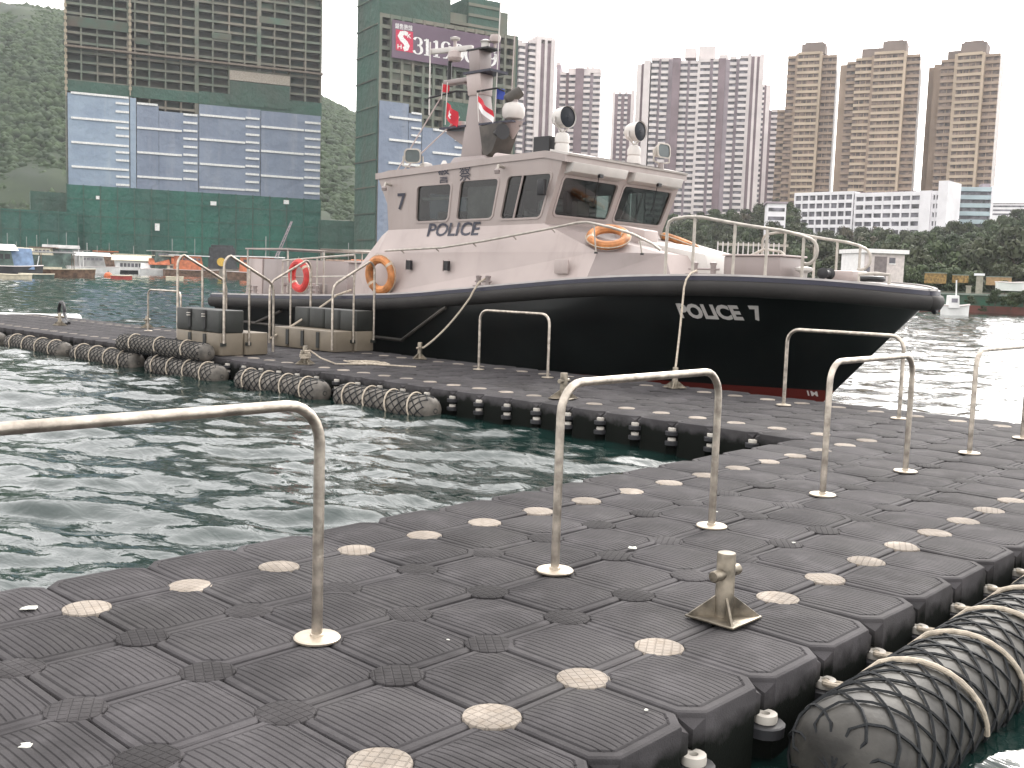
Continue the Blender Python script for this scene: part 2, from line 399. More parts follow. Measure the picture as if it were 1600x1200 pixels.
for x, y, w in pins[:300]:
    o = link('connector_pin', ME_WPIN if w else ME_PIN, dock, dl(x, y, .001)); o.rotation_euler = (0, 0, random.uniform(0, 1.5))
for w, nm in ((True, 'white_pins_beyond'), (False, 'dark_pins_beyond')):
    mb = MB(); 
    for x, y, ww in pins[300:]:
        if ww == w: mb.lathe([(.09,-.04),(.09,0),(.02,.002)], (x-7.5, y, -WZ+.003), 10)
    if mb.v: kind(mb.build(nm, M_WPIN if w else M_PIN, dock), 'stuff')
# edge bolts: white eyelets on the lugs along every outer edge
nut = MB().lathe([(.018,.012),(.045,.012),(.047,-.004),(.045,-.02),(.018,-.02),(.018,.012)], n=16, caps=False).mesh('edge_nut', M_WNUT)
lug = MB().lathe([(.075,-.045),(.078,-.005),(.072,0)], n=14).mesh('edge_lug', mat('lug_black', (.022,.022,.025), .5))
def edge_nut(x, y, zs=(-.14,)):
    for z in zs:
        link('edge_nut', nut, dock, dl(x, y, z)); link('edge_lug', lug, dock, dl(x, y, z-.022))
for i in range(-3, 22): edge_nut(i*.5, -2.5)
for i in range(-3, 15): edge_nut(i*.5, .5)
for j in range(2, 30): edge_nut(7.5, j*.5, (-.09, -.20))

# bird droppings and specks on the deck, as in the photograph
M_DROP = mat('dropping_white', (.55,.55,.50), .8)
for k, (px, py, s_) in enumerate(((45,950,.035),(40,1165,.022),(988,856,.03),(1240,848,.012),(700,1000,.007),(1010,1110,.008),(1120,800,.010))):
    p_ = on(px, py, 2, .012); rr_ = random.Random(k); pts_ = [(p_[0]-7.5+s_*rr_.uniform(.4,1.2)*math.cos(a), p_[1]+s_*rr_.uniform(.4,1.2)*math.sin(a)) for a in np.linspace(0, 6.28, 11)[:-1]]
    MB().prism(pts_, .0125-WZ, .015-WZ).build('bird_dropping', M_DROP, dock, smooth=False)
# ------------------------------------------------------------------ steel hoops
M_STEEL = mat('brushed_steel', (.47,.42,.36), .38, .92, var=.22, scale=14, bump=.15, bscale=90)
M_PLATE = mat('plate_steel', (.50,.44,.36), .42, .75, var=.15, scale=9)
def hoop_path(L, H, R=.16, n=7):
    p = [(0,0,0),(0,0,H-R)]
    p += [(R-R*math.cos(a), 0, H-R+R*math.sin(a)) for a in np.linspace(0, math.pi/2, n)[1:]]
    p += [(L-R+R*math.sin(a), 0, H-R+R*math.cos(a)) for a in np.linspace(0, math.pi/2, n)]
    return p+[(L,0,0)]
def make_hoop(loc, rotz, label, L=1.5, H=.97):
    t = thing('hoop_rail', label, 'rail', loc, rotz, 'steel hoop rails bolted to the dock')
    MB().tube(hoop_path(L, H), .0225, 12).build('tube', M_STEEL, t)
    for x in (0, L):
        MB().lathe([(.094,-.004),(.096,.004),(.090,.009),(.030,.011),(.029,.020),(.0235,.022)], (x,0,0), 24).build('base_plate', M_PLATE, t)
    return t
h0 = make_hoop((-1,-1,.008), 0, 'steel hoop rail on the walkway farthest from the launch, over open water')
dup(h0, None, (2,-1,.008), 0, 'steel hoop rail standing on the walkway beside the cross-shaped bollard')
dup(h0, None, (5,-1,.008), 0, 'steel hoop rail on the walkway at the inner corner of the dock')
dup(h0, None, (8,-1,.008), 0, 'steel hoop rail at the end of the walkway beside the glaring water').scale.x = 1.04
dup(h0, None, (10,.5,.008), math.pi/2, 'steel hoop rail on the dock in front of the launch\'s black bow')
dup(h0, None, (10,6,.008), math.pi/2, 'steel hoop rail on the finger dock against the middle of the black hull')
dup(h0, None, (10,17.0,.008), math.pi/2, 'steel hoop rail on the finger dock beyond the boarding steps')
# ------------------------------------------------------------------ cross bollards
M_BOLL = mat('bollard_steel', (.25,.22,.175), .45, .8, var=.3, scale=12, bump=.2)
def make_bollard(loc, rotz, label):
    t = thing('cross_bollard', label, 'bollard', loc, rotz, 'cross bollards on the dock')
    MB().lathe([(.042,.0),(.042,.292),(.039,.298),(.02,.3)], n=18).build('post', M_BOLL, t)
    MB().lathe([(.022,-.105),(.026,-.10),(.026,.10),(.022,.105)], (0,0,.205), 14, (1,0,0)).build('crossbar', M_BOLL, t)
    MB().box(-.125,.125,-.125,.125,0,.010).build('base_plate', M_BOLL, t, bevel=.003)
    for a in range(4):
        an = math.pi/4+a*math.pi/2; ca, sa = math.cos(an), math.sin(an)
        p = [(.036*ca,.036*sa,.0101),(.165*ca,.165*sa,.0101),(.150*ca,.150*sa,.022),(.036*ca,.036*sa,.105)]
        MB().slab([(x+sa*.005,y-ca*.005,z) for x,y,z in p], (-sa*.010, ca*.010, 0)).build('gusset', M_BOLL, t)
    return t
b0 = make_bollard((2,-2,.012), 0, 'cross-shaped steel bollard bare of rope beside the net-wrapped fender')
dup(b0, None, (8,4,.012), .2, 'cross bollard with long base bars on the finger dock near the water edge').scale = (1.15,1.15,1.1)
dup(b0, None, (10.5,4,.012), 1.2, 'cross bollard holding the rope from the launch\'s foredeck')
dup(b0, None, (10.5,9.5,.012), .9, 'cross bollard holding the rope from the middle of the hull')
dup(b0, None, (8,9.5,.012), .5, 'cross bollard wound with pale rope in front of the boarding steps')
dup(b0, None, (10.5,19.5,.012), .4, 'bare cross bollard at the far part of the finger dock')
dup(b0, None, (9,21.0,.012), .1, 'cross bollard next to the dark looped hose at the far dock end')
# ------------------------------------------------------------------ boarding steps
M_CREAM = mat('cream_plastic', (.185,.155,.115), .55, var=.10, scale=2.5, bump=.1)
M_DKBLK = mat('black_plastic', (.022,.024,.021), .5, var=.2, scale=3, bump=.1)
def block(name, m, parent, x, y, z0, h=.39):
    a = .2465; c = .04
    pts = [(-a+c,-a),(a-c,-a),(a,-a+c),(a,a-c),(a-c,a),(-a+c,a),(-a,a-c),(-a,-a+c)]
    o = MB().prism([(x+p, y+q) for p, q in pts], z0, z0+h).build(name, m, parent, bevel=.018); return o
def make_steps(name, label, corner, nx, ny, flip):
    """cream blocks nx deep and ny long; dark blocks stand on the row furthest up"""
    t = thing(name, label, 'steps', (*corner, .006))
    for i in range(nx):
        for j in range(ny): block('cream_block', M_CREAM, t, i*.5+.25, j*.5+.25, .004)
    di = 0 if not flip else nx-1
    for j in range(ny): block('dark_block', M_DKBLK, t, di*.5+.25, j*.5+.25, .398)
    # couplings between the blocks, seen as dark slots with a pale nut
    for j in range(1, ny):
        MB().box(-.012,.02,j*.5-.045,j*.5+.045,.06,.36).build('coupling', M_DKBLK, t)
        if not flip:
            MB().box(-.012,.02,j*.5-.045,j*.5+.045,.46,.78).build('coupling', mat('slot_black', (.012,.012,.012), .6), t)
            for z in (.70, .74): MB().lathe([(.04,-.008),(.04,.008)], (-.02,j*.5,z-.03), 10).build('nut', M_WNUT, t)
    X = nx*.5
    hi, lo = (.06, X+.06) if not flip else (X-.06, -.06)
    for y in (-.03, ny*.5+.03):
        R = .16; zt, zl = 1.76, 1.30
        s = 1 if lo > hi else -1
        p = [(hi,y,.22),(hi,y,zt-.22)]
        p += [(hi+s*R*(1-math.cos(a)), y, zt-.22+.2*math.sin(a)) for a in np.linspace(.3, math.pi*.42, 5)]
        e0 = p[-1]; p += [(lo-s*.10, y, zl+.02), (lo-s*.03, y, zl-.05), (lo, y, zl-.16), (lo, y, .05)]
        MB().tube(p, .024, 10).build('handrail', M_STEEL, t)
        mx = (hi+lo)/2; k = (mx-e0[0])/(lo-s*.10-e0[0]); zm = e0[2]+(zl+.02-e0[2])*k
        MB().tube([(mx,y,.18),(mx,y,zm)], .020, 8).build('rail_post', M_STEEL, t)
        for xx in (hi, mx):
            MB().box(xx-.05,xx+.05,min(y,y+(.04 if y<0 else -.04)),max(y,y+(.04 if y<0 else -.04)),.17,.23).build('bracket', M_DKBLK, t)
    return t
make_steps('boarding_steps', 'cream block boarding steps with black blocks on top beside the stacked fenders', (7.62, 11.45), 2, 3, False)
make_steps('boarding_steps', 'cream block boarding steps with black blocks against the launch\'s hull', (9.98, 11.35), 2, 4, True)
# ------------------------------------------------------------------ fenders
M_FOAM = mat('fender_skin', (.050,.047,.041), .62, var=.3, scale=6, bump=.3, bscale=25)
M_FOAM2 = mat('fender_skin_pale', (.125,.112,.096), .65, var=.3, scale=6, bump=.3, bscale=25)
M_NET = mat('net_rope', (.007,.009,.011), .8, bump=.4, bscale=120)
M_ROPE = mat('cream_rope', (.45,.39,.31), .8, var=.15, scale=30, bump=.5, bscale=160)
def net_mb(L, R, nh, pitch, r, seg=26):
    mb = MB()
    for d in (1, -1):
        for k in range(nh):
            a0 = 2*math.pi*k/nh; p = []
            for i in range(seg+1):
                x = L*i/seg; a = a0+d*2*math.pi*x/pitch; rr = R+.004+r*.6
                e = min(x, L-x); 
                if e < .18: rr = max(.02, rr*np.interp(e, [0,.012,.05,.11,.18],[.12,.57,.83,.965,1.0]))
                p.append((x, rr*math.cos(a), rr*math.sin(a)))
            mb.tube(p, r, 4, caps=False)
    return mb
def fender_body(L, R):
    pr = [(R*.12, 0), (R*.55, .012), (R*.82, .05), (R*.96, .11), (R, .18)]
    pr += [(R, L-.18), (R*.96, L-.11), (R*.82, L-.05), (R*.55, L-.012), (R*.12, L)]
    return MB().lathe(pr, n=26, axis=(1,0,0))
def make_fender(label, loc, rotz, L, R, foam, nlash, side, r=.008, nh=9, group='net-wrapped foam fenders lashed along the dock'):
    t = thing('foam_fender', label, 'fender', loc, rotz, group)
    fender_body(L, R).build('foam_body', foam, t)
    net_mb(L, R, nh, 1.35, r).build('net', M_NET, t)
    for k in range(nlash):
        x = L*(k+.7)/(nlash+.4)
        p = [(x+.10*math.sin(a*.5), -side*(R+.022)*math.cos(a)*-1, (R+.022)*math.sin(a)) for a in np.linspace(math.pi*.82, -.35, 16)]
        MB().tube(p, .0115, 7).build('lashing', M_ROPE, t)
    return t
near = []
for n, (x, lab) in enumerate([(1.42, 'net-wrapped foam fender tied with pale rope below the walkway by the cross bollard'),
                 (3.76, 'net-wrapped foam fender on the walkway\'s outer edge, next beyond the one by the bollard'),
                 (6.10, 'net-wrapped foam fender on the walkway\'s outer edge towards the glaring water')]):
    t = thing('foam_fender', lab, 'fender', (x, -2.82, -.235), 0, 'net-wrapped foam fenders lashed along the dock')
    L, R = 2.28, .235
    fender_body(L, R).build('foam_body', M_FOAM, t); net_mb(L, R, 8, 1.12, .0065, 64).build('net', M_NET, t)
    for k in range(4):
        xr = math.floor((x+.6)*2)/2+.5*k+.25 - .25       # at the dock's edge bolts
        xl = xr-x
        if xl < .1 or xl > L-.1: continue
        yb, zb = .32, .085
        p = [(xl,yb,zb+.012),(xl-.03,yb-.03,zb+.016),(xl-.02,yb-.075,zb+.012),(xl+.02,yb-.10,zb+.004),(xl+.05,yb-.12,zb+.05)]
        p += [(xl+.06+.02*i, (R+.016)*math.cos(a), (R+.016)*math.sin(a)) for i, a in enumerate(np.linspace(rad(62), rad(188), 12))]
        MB().tube(p, .0125, 8).build('lashing', M_ROPE, t)
        MB().torus((xl-.005,yb-.045,zb+.013), .045, .012, (.2,.1,1), 16, 7).build('rope_loop', M_ROPE, t)
        MB().torus((xl+.045,yb-.125,zb+.035), .018, .011, (.8,.5,.3), 12, 7).build('knot', M_ROPE, t)
segs = [(5.55, 2.05, 'fender with four lashings beside the bare side of the finger dock'), (7.95, 2.25, 'fender between the rope-wound bollard and the boarding steps'),
        (10.75, 2.4, 'fender lying in the water below the doubled-up fender'), (13.6, 2.6, 'fender past the boarding steps with bright lashings'),
        (16.6, 2.9, 'fender along the far part of the finger dock'), (20.0, 2.9, 'fender at the far end of the finger dock')]
for y, L, lab in segs:
    make_fender('net-wrapped pale foam '+lab, (7.24, y, -.27), math.pi/2, L, .19, M_FOAM2, 4, 1, .007, 9)
make_fender('net-wrapped pale foam fender stacked on top of another beside the steps', (7.36, 11.35, .07), math.pi/2+.03, 3.0, .165, M_FOAM2, 3, 1, .007, 10)
# ================================================================== police launch
XC = 13.72
zs_ = spline([(18.3,.90),(15,.97),(12.5,1.06),(11,1.14),(9.5,1.27),(8,1.41),(6.5,1.54),(5,1.62),(3.5,1.645),(2.2,1.59),(1.4,1.50)])
def ystem(z): return 1.60+(1.46-z)*.93 if z < 1.46 else 1.60
def lerp(a, b, t): return a+(b-a)*t
def halfb(y, z):
    w = min(max((z+.9)/2.4, 0), 1)
    full = lerp(1.75, 2.38, min(1, w*1.35)) if w < .75 else 2.38
    if y > 13: full -= (y-13)*.02
    Ln = lerp(8.5, 4.3, w**1.5); q = lerp(1.05, .56, w**1.6)
    s = min(max((y-ystem(z))/Ln, 0), 1)
    return max(.012, full*(1-(1-s)**2.15)**q)
def hull_x(y, z): return XC-halfb(y, z)
M_HULL = mat('hull_black', (.0065,.0080,.0080), .36, var=.25, scale=1.2, spec=.35)
def red_boot(m):
    t = m.node_tree; b = t.nodes['Principled BSDF']; g = t.nodes.new('ShaderNodeNewGeometry'); sp = t.nodes.new('ShaderNodeSeparateXYZ')
    t.links.new(g.outputs['Position'], sp.inputs[0]); k = math_node(t, 'LESS_THAN', sp.outputs[2], -.13)
    mx = t.nodes.new('ShaderNodeMix'); mx.data_type = 'RGBA'; mx.inputs['B'].default_value = (.11,.018,.014,1)
    t.links.new(k, mx.inputs['Factor']); t.links.new(t.nodes[m['colmix']].outputs['Result'], mx.inputs['A']); t.links.new(mx.outputs['Result'], b.inputs['Base Color'])
red_boot(M_HULL)
M_RUB = mat('fender_rubber', (.018,.016,.015), .75, var=.3, scale=2, bump=.25, bscale=18)
weather(M_HULL, (.020,.018,.016), .45, 1.5, .4); weather(M_RUB, (.045,.039,.034), .5, 2.0, 2.0, .5, .75)
M_NAVY = mat('navy_trim', (.010,.010,.028), .4)
M_GREY = mat('boat_grey', (.26,.218,.208), .42, var=.05, scale=1.1)
M_CABIN = mat('boat_cabin_grey', (.36,.305,.285), .42, var=.05, scale=1.1)
M_LGREY = mat('boat_light_grey', (.40,.335,.315), .42, var=.05, scale=1.1)
M_WHITE = mat('boat_white', (.52,.49,.46), .4, var=.05)
weather(M_CABIN, (.18,.13,.10), .28, 3.0, .35); weather(M_GREY, (.15,.12,.10), .28, 3.0, .35); weather(M_LGREY, (.20,.15,.12), .26, 3.2, .35)
M_DECK = mat('deck_grey', (.33,.31,.30), .7, var=.1, bump=.2, bscale=60)
M_BLACK = mat('matt_black', (.012,.012,.014), .5)
M_RAIL = mat('painted_rail', (.42,.385,.34), .4, .25, var=.12, scale=9)
M_INT = mat('cabin_inside', (.10,.10,.10), .7)
M_LINER = mat('cabin_lining', (.24,.21,.20), .7)
M_GLASS = glass_material('cabin_glass', (.24,.28,.27))
M_LENS = glass_material('lamp_lens', (.25,.30,.30), .08)
boat = thing('police_launch', 'black-hulled police launch with grey wheelhouse and mast moored along the finger dock', 'patrol boat', (XC, 9.8, WZ), world_mesh=True)
# --- hull
na, nw = 70, 16
mb = MB(); pts = {}
for side in (-1, 1):
    for a in range(na+1):
        aa = (a/na)**1.7
        for w in range(nw+1):
            y = 5.0; z = 0
            for _ in range(6):
                z = lerp(-.9, zs_(y)-.02, w/nw); y = ystem(z)+(18.15-ystem(z))*aa
            pts[side,a,w] = len(mb.v); mb.v.append((XC+side*halfb(y,z), y, z))
for side in (-1, 1):
    for a in range(na):
        for w in range(nw): mb.f.append((pts[side,a,w],pts[side,a+1,w],pts[side,a+1,w+1],pts[side,a,w+1]))
for w in range(nw): mb.f.append((pts[-1,na,w],pts[1,na,w],pts[1,na,w+1],pts[-1,na,w+1])); mb.f.append((pts[-1,0,w],pts[1,0,w],pts[1,0,w+1],pts[-1,0,w+1]))
mb.build('hull', M_HULL, boat, angle=50)
# --- deck
ys = [1.62,1.7,1.82,1.98]+list(np.linspace(2.2,18.12,50)); mb = MB()
def edge(y, inset=0.0): return max(.0, halfb(max(y, 1.61), zs_(y)-.03)-inset)
for i in range(len(ys)-1):
    y0, y1 = ys[i], ys[i+1]; z0, z1 = zs_(y0), zs_(y1); h0_, h1_ = edge(y0), edge(y1)
    mb.quad((XC-h0_,y0,z0),(XC-h1_,y1,z1),(XC,y1,z1+.02),(XC,y0,z0+.02)); mb.quad((XC,y0,z0+.02),(XC,y1,z1+.02),(XC+h1_,y1,z1),(XC+h0_,y0,z0))
mb.build('deck', M_DECK, boat)
# --- belts swept round the sheer
def sheer_path(n=90):
    P = []
    for s in (-1, 1):
        yy = [1.61+(18.15-1.61)*(i/n)**2.4 for i in range(n+1)]
        side = [(XC+s*halfb(max(y, ystem(zs_(y)-.1)), zs_(y)-.08), y, zs_(y)) for y in yy]
        P = list(reversed(side)) if s == -1 else P+side[1:]
    return P
SP = sheer_path()
def sweep(name, prof, material, up=1.0):
    n = len(SP); mb = MB(); m = len(prof)
    for i, p in enumerate(SP):
        a = np.array(SP[max(0,i-1)]); b = np.array(SP[min(n-1,i+1)]); t = (b-a)[:2]; t /= np.linalg.norm(t)+1e-9
        nrm = np.array([-t[1], t[0]]); 
        c = np.array([p[0]-XC, p[1]-12]); 
        if nrm@c < 0: nrm = -nrm
        for o_, dz in prof: mb.v.append((p[0]+nrm[0]*o_, p[1]+nrm[1]*o_, p[2]+dz))
    for i in range(n-1):
        for k in range(m): mb.f.append((i*m+k, i*m+(k+1)%m, (i+1)*m+(k+1)%m, (i+1)*m+k))
    mb.f += [tuple(range(m)), tuple((n-1)*m+k for k in range(m))]
    return mb.build(name, material, boat, angle=60)
sweep('rubbing_strake', [(-.05,-.075),(.04,-.07),(.085,-.095),(.105,-.15),(.10,-.215),(.065,-.275),(.01,-.305),(-.05,-.30)], M_RUB)
sweep('navy_band', [(-.05,-.005),(.035,-.005),(.04,-.068),(-.05,-.068)], M_NAVY)
sweep('toe_rail', [(-.06,.03),(-.01,.03),(.005,0.0),(-.06,.0)], M_DECK)
# guard strips on the after hull side
def hull_line(y0, z0, y1, z1, n=14, off=.03): return [(hull_x(lerp(y0,y1,i/n), lerp(z0,z1,i/n))-off, lerp(y0,y1,i/n), lerp(z0,z1,i/n)) for i in range(n+1)]
M_STRIP = mat('worn_strip', (.06,.052,.044), .6, var=.3)
for a in ((17.6,.30,11.2,.22),(11.2,.22,9.7,.93),(16.4,.30,15.2,.62),(12.7,.24,13.6,.70)): MB().tube(hull_line(*a), .035, 8).build('guard_strip', M_STRIP, boat)
# writing on the hull
M_LET = mat('letter_white', (.62,.59,.56), .5, var=.06); M_LETD = mat('letter_dark', (.028,.028,.045), .5)
def hit(px, py, xf):
    x = 11.6
    for _ in range(40): p_ = on(px, py, 0, x); x = xf(p_[1], p_[2])
    return p_
def side_text(name, body, y0, y1, zb, h, material, xf, bold=.012, dz=0.0, off=.012, sl=0.0):
    def fn(a, b):
        y = y0-a; z = zb+b+sl*a; return (xf(y, z)-off, y, z)
    return text_on(name, body, h, fn, material, boat, width=abs(y0-y1), bold=bold)
def hull_text(name, body, pa, pb, h, bold):
    a_, b_ = hit(*pa, hull_x), hit(*pb, hull_x); side_text(name, body, a_[1], b_[1], a_[2], h, M_LET, hull_x, bold, sl=(b_[2]-a_[2])/(a_[1]-b_[1]))
hull_text('hull_name', 'POLICE', (1065,497), (1164,501), .235, .045)
hull_text('hull_number', '7', (1181,501.5), (1198,502), .235, .045)
hull_text('draught_mark', '1M', (1263,618), (1279,619.5), .085, .03)
# --- lower house (below the waist), symmetric about the centreline
def V(h, y, z, s): return (XC+s*h, y, z)
def zdk(y): return zs_(y)-.02
low = dict(S1=(2.22,12.25,zdk(12.2)), S2=(2.20,6.55,zdk(6.5)), S3=(1.52,5.30,zdk(5.3)), S4=(.55,4.80,zdk(4.8)), S5=(0,4.78,zdk(4.8)),
           T1=(2.02,12.2,1.95), T2=(2.00,6.48,2.00), T3=(1.38,5.55,2.00), T4=(.55,5.12,1.96), T5=(0,5.10,1.96),
           W1=(1.80,12.12,2.42), W2=(1.80,7.86,2.50), W3=(.0,7.86,2.52), A0=(0,12.25,zdk(12.2)), A1=(0,12.2,1.95), A2=(0,12.12,2.42))
def house(nm, faces, m):
    mb = MB()
    for s in (-1, 1):
        for f in faces: mb.quad(*[V(*low[k], s) for k in f])
    return mb.build(nm, m, boat, smooth=False)
house('house_side', [('S1','S2','T2','T1'),('A0','S1','T1','A1')], M_LGREY)
house('house_shoulder', [('T1','T2','W2','W1'),('A1','T1','W1','A2')], M_LGREY)
for s in (-1, 1): MB().quad(*[V(*low[k], s) for k in ('S2','S3','T3','T2')]).build('house_front_corner', M_GREY, boat, smooth=False)
house('house_front', [('S3','S4','T4','T3'),('S4','S5','T5','T4')], M_LGREY)
house('foredeck_slope', [('T2','T3','W2'),('T3','T4','W3','W2'),('T4','T5','W3')], M_GREY)
def cab_x(y, z):
    zw = 2.42+.08*(12.12-y)/4.26
    h = 1.80+(z-zw)*.045 if z >= zw else 1.80+(zw-z)*.21/(zw-1.96)
    return XC-h
# hatch block stepping down the foredeck
hb = MB().hexa([(12.72,4.86,1.62),(14.0,4.86,1.62),(14.0,6.4,1.86),(12.72,6.4,1.86)], [(12.72,5.02,2.02),(14.0,5.02,2.02),(14.0,6.4,2.24),(12.72,6.4,2.24)]).build('fore_hatch', M_WHITE, boat, bevel=.03)
MB().hexa([(12.72+.06,6.3,2.0),(13.2,6.3,2.0),(13.2,6.95,2.1),(12.78,6.95,2.1)], [(12.78,6.3,2.42),(13.2,6.3,2.42),(13.2,6.95,2.52),(12.78,6.95,2.52)]).build('hatch_vent', M_LGREY, boat, bevel=.02)
# --- wheelhouse walls with real openings
def rrect(w, h, r, n=4):
    p = []
    for cx, cy, a0 in ((w/2-r,h/2-r,0),(-w/2+r,h/2-r,90),(-w/2+r,-h/2+r,180),(w/2-r,-h/2+r,270)):
        p += [(cx+r*math.cos(rad(a0+90*i/n)), cy+r*math.sin(rad(a0+90*i/n))) for i in range(n+1)]
    return p
def wall(name, P00, P10, P11, P01, holes, th, material, mull=None):
    """bilinear wall; holes = (u0,u1,v0,v1); th = inward thickness vector"""
    P00, P10, P11, P01 = [np.array(p, float) for p in (P00, P10, P11, P01)]; th = np.array(th, float)
    B = lambda u, v: P00*(1-u)*(1-v)+P10*u*(1-v)+P11*u*v+P01*(1-u)*v
    us = sorted({0, 1, *[h[0] for h in holes], *[h[1] for h in holes]}); vs = sorted({0, 1, *[h[2] for h in holes], *[h[3] for h in holes]})
    mb = MB()
    def inhole(u, v): return any(h[0] < u < h[1] and h[2] < v < h[3] for h in holes)
    for i in range(len(us)-1):
        for j in range(len(vs)-1):
            if inhole((us[i]+us[i+1])/2, (vs[j]+vs[j+1])/2): continue
            q = [B(us[i],vs[j]),B(us[i+1],vs[j]),B(us[i+1],vs[j+1]),B(us[i],vs[j+1])]
            mb.quad(*q); mb.quad(*[p+th for p in q])
    w = mb.build(name, material, boat, smooth=False)
    W_ = np.linalg.norm(P10-P00); Hh = np.linalg.norm(P01-P00); nrm = -th/np.linalg.norm(th)
    for h in holes:
        uc, vc = (h[0]+h[1])/2, (h[2]+h[3])/2; ww = (h[1]-h[0])*W_; hh = (h[3]-h[2])*Hh
        def loop(e, r, off): return [B(uc+a/W_, vc+b/Hh)+nrm*off for a, b in rrect(ww+2*e, hh+2*e, r)]
        o1, i1, o0, i0 = loop(.035,.10,.014), loop(-.004,.075,.014), loop(.04,.10,-.01), loop(-.004,.075,-.05)
        n = len(o1); mb = MB(); mb.v = [tuple(p) for L in (o0,o1,i1,i0) for p in L]
        for k in range(n):
            for r_ in range(3): mb.f.append((r_*n+k, r_*n+(k+1)%n, (r_+1)*n+(k+1)%n, (r_+1)*n+k))
        fr = mb.build('window_frame', material, boat)
        g = [tuple(p) for p in loop(-.001,.075,-.03)]; MB().add(g, [tuple(range(n))]).build('pane', M_GLASS, fr, smooth=False)
        if mull and abs(h[0]-mull[0]) < 1e-6:
            um = mull[1]; MB().tube([B(um,h[2])+nrm*.0, B(um,h[3])], .02, 6).build('mullion', M_LGREY, fr)
    return B
YA0, YA1, YF0, YF1 = 12.12, 12.25, 7.86, 7.42
def uu(y): return (12.18-y)/(12.18-7.62)
ZB, ZT = 2.42, 3.58
for s in (-1, 1):
    hb_, ht_ = 1.80, 1.852
    holes = [(.195,.41,.12,.70),(.465,.685,.12,.73),(.735,.965,.10,.75)]
    B = wall('cabin_side', V(hb_,YA0,ZB,s), V(hb_,YF0,2.50,s), V(ht_,YF1,3.66,s), V(ht_,12.10,3.62,s), holes, (-s*.05,0,0), M_CABIN, mull=(.735, .815))
# aft wing overhang of the side plates
for s in (-1, 1):
    MB().slab([V(1.845,12.10,3.62,s),V(1.85,12.46,3.56,s),V(1.83,12.14,2.95,s),V(1.80,12.12,2.42,s)], (-s*.05,0,0)).build('wing_plate', M_CABIN, boat, smooth=False)
    MB().slab([V(2.22,12.25,zdk(12.2),s),V(2.02,12.2,1.95,s),V(1.80,12.12,2.42,s),V(1.82,12.3,2.3,s),V(2.2,12.62,1.6,s),V(2.24,12.72,zdk(12.7),s)], (-s*.04,0,0)).build('aft_bulwark', M_LGREY, boat, smooth=False)
# front and back walls
wall('cabin_front', V(1.80,YF0,2.50,-1), V(1.80,YF0,2.50,1), V(1.852,YF1,3.66,1), V(1.852,YF1,3.66,-1), [(.045,.475,.14,.70),(.525,.955,.14,.70)], (0,.05,.0), M_CABIN)
wall('cabin_back', V(1.80,12.12,2.42,1), V(1.80,12.12,2.42,-1), V(1.852,12.10,3.62,-1), V(1.852,12.10,3.62,1), [(.3,.7,.25,.7)], (0,-.05,0), M_CABIN)
# sun visors over the windscreens
for x0, x1 in ((12.02,13.60),(13.84,15.42)):
    t_ = MB().hexa([(x0,7.36,3.40),(x1,7.36,3.40),(x1,7.56,3.36),(x0,7.56,3.36)], [(x0,7.30,3.56),(x1,7.30,3.56),(x1,7.50,3.58),(x0,7.50,3.58)]).build('visor', M_WHITE, boat, bevel=.012)
    MB().box((x0+x1)/2-.05,(x0+x1)/2+.05,7.31,7.37,3.36,3.42).build('wiper_motor', M_BLACK, t_)
    MB().tube([((x0+x1)/2,7.38,3.38),((x0+x1)/2+.12,7.52,3.1),((x0+x1)/2+.2,7.66,2.86)], .007, 5).build('wiper', M_BLACK, t_)
# roof with a raised front edge and white brow
rf = MB(); top = [(12.48,3.575),(10.5,3.66),(9.0,3.73),(7.85,3.765),(7.36,3.67)]
for i in range(len(top)-1):
    (y0,z0),(y1,z1) = top[i], top[i+1]
    for a, b, ca, cb in ((-1.875,-.9,0,.05),(-.9,.9,.05,.05),(.9,1.875,.05,0)):
        rf.quad((XC+a,y0,z0+ca),(XC+b,y0,z0+cb),(XC+b,y1,z1+cb),(XC+a,y1,z1+ca))
        rf.quad((XC+a,y0,z0-.12),(XC+b,y0,z0-.12),(XC+b,y1,z1-.12),(XC+a,y1,z1-.12))
for s in (-1, 1):
    for i in range(len(top)-1):
        (y0,z0),(y1,z1) = top[i], top[i+1]; rf.quad((XC+s*1.875,y0,z0),(XC+s*1.875,y1,z1),(XC+s*1.875,y1,z1-.12),(XC+s*1.875,y0,z0-.12))
rf.quad((XC-1.875,12.48,3.575),(XC+1.875,12.48,3.575),(XC+1.875,12.48,3.455),(XC-1.875,12.48,3.455))
rf.quad((XC-1.875,7.36,3.67),(XC+1.875,7.36,3.67),(XC+1.875,7.36,3.55),(XC-1.875,7.36,3.55))
rf.build('roof', M_CABIN, boat, smooth=False)
MB().hexa([(11.87,7.33,3.665),(15.57,7.33,3.665),(15.57,7.75,3.755),(11.87,7.75,3.755)],[(11.87,7.31,3.70),(15.57,7.31,3.70),(15.57,7.75,3.79),(11.87,7.75,3.79)]).build('brow', M_WHITE, boat)
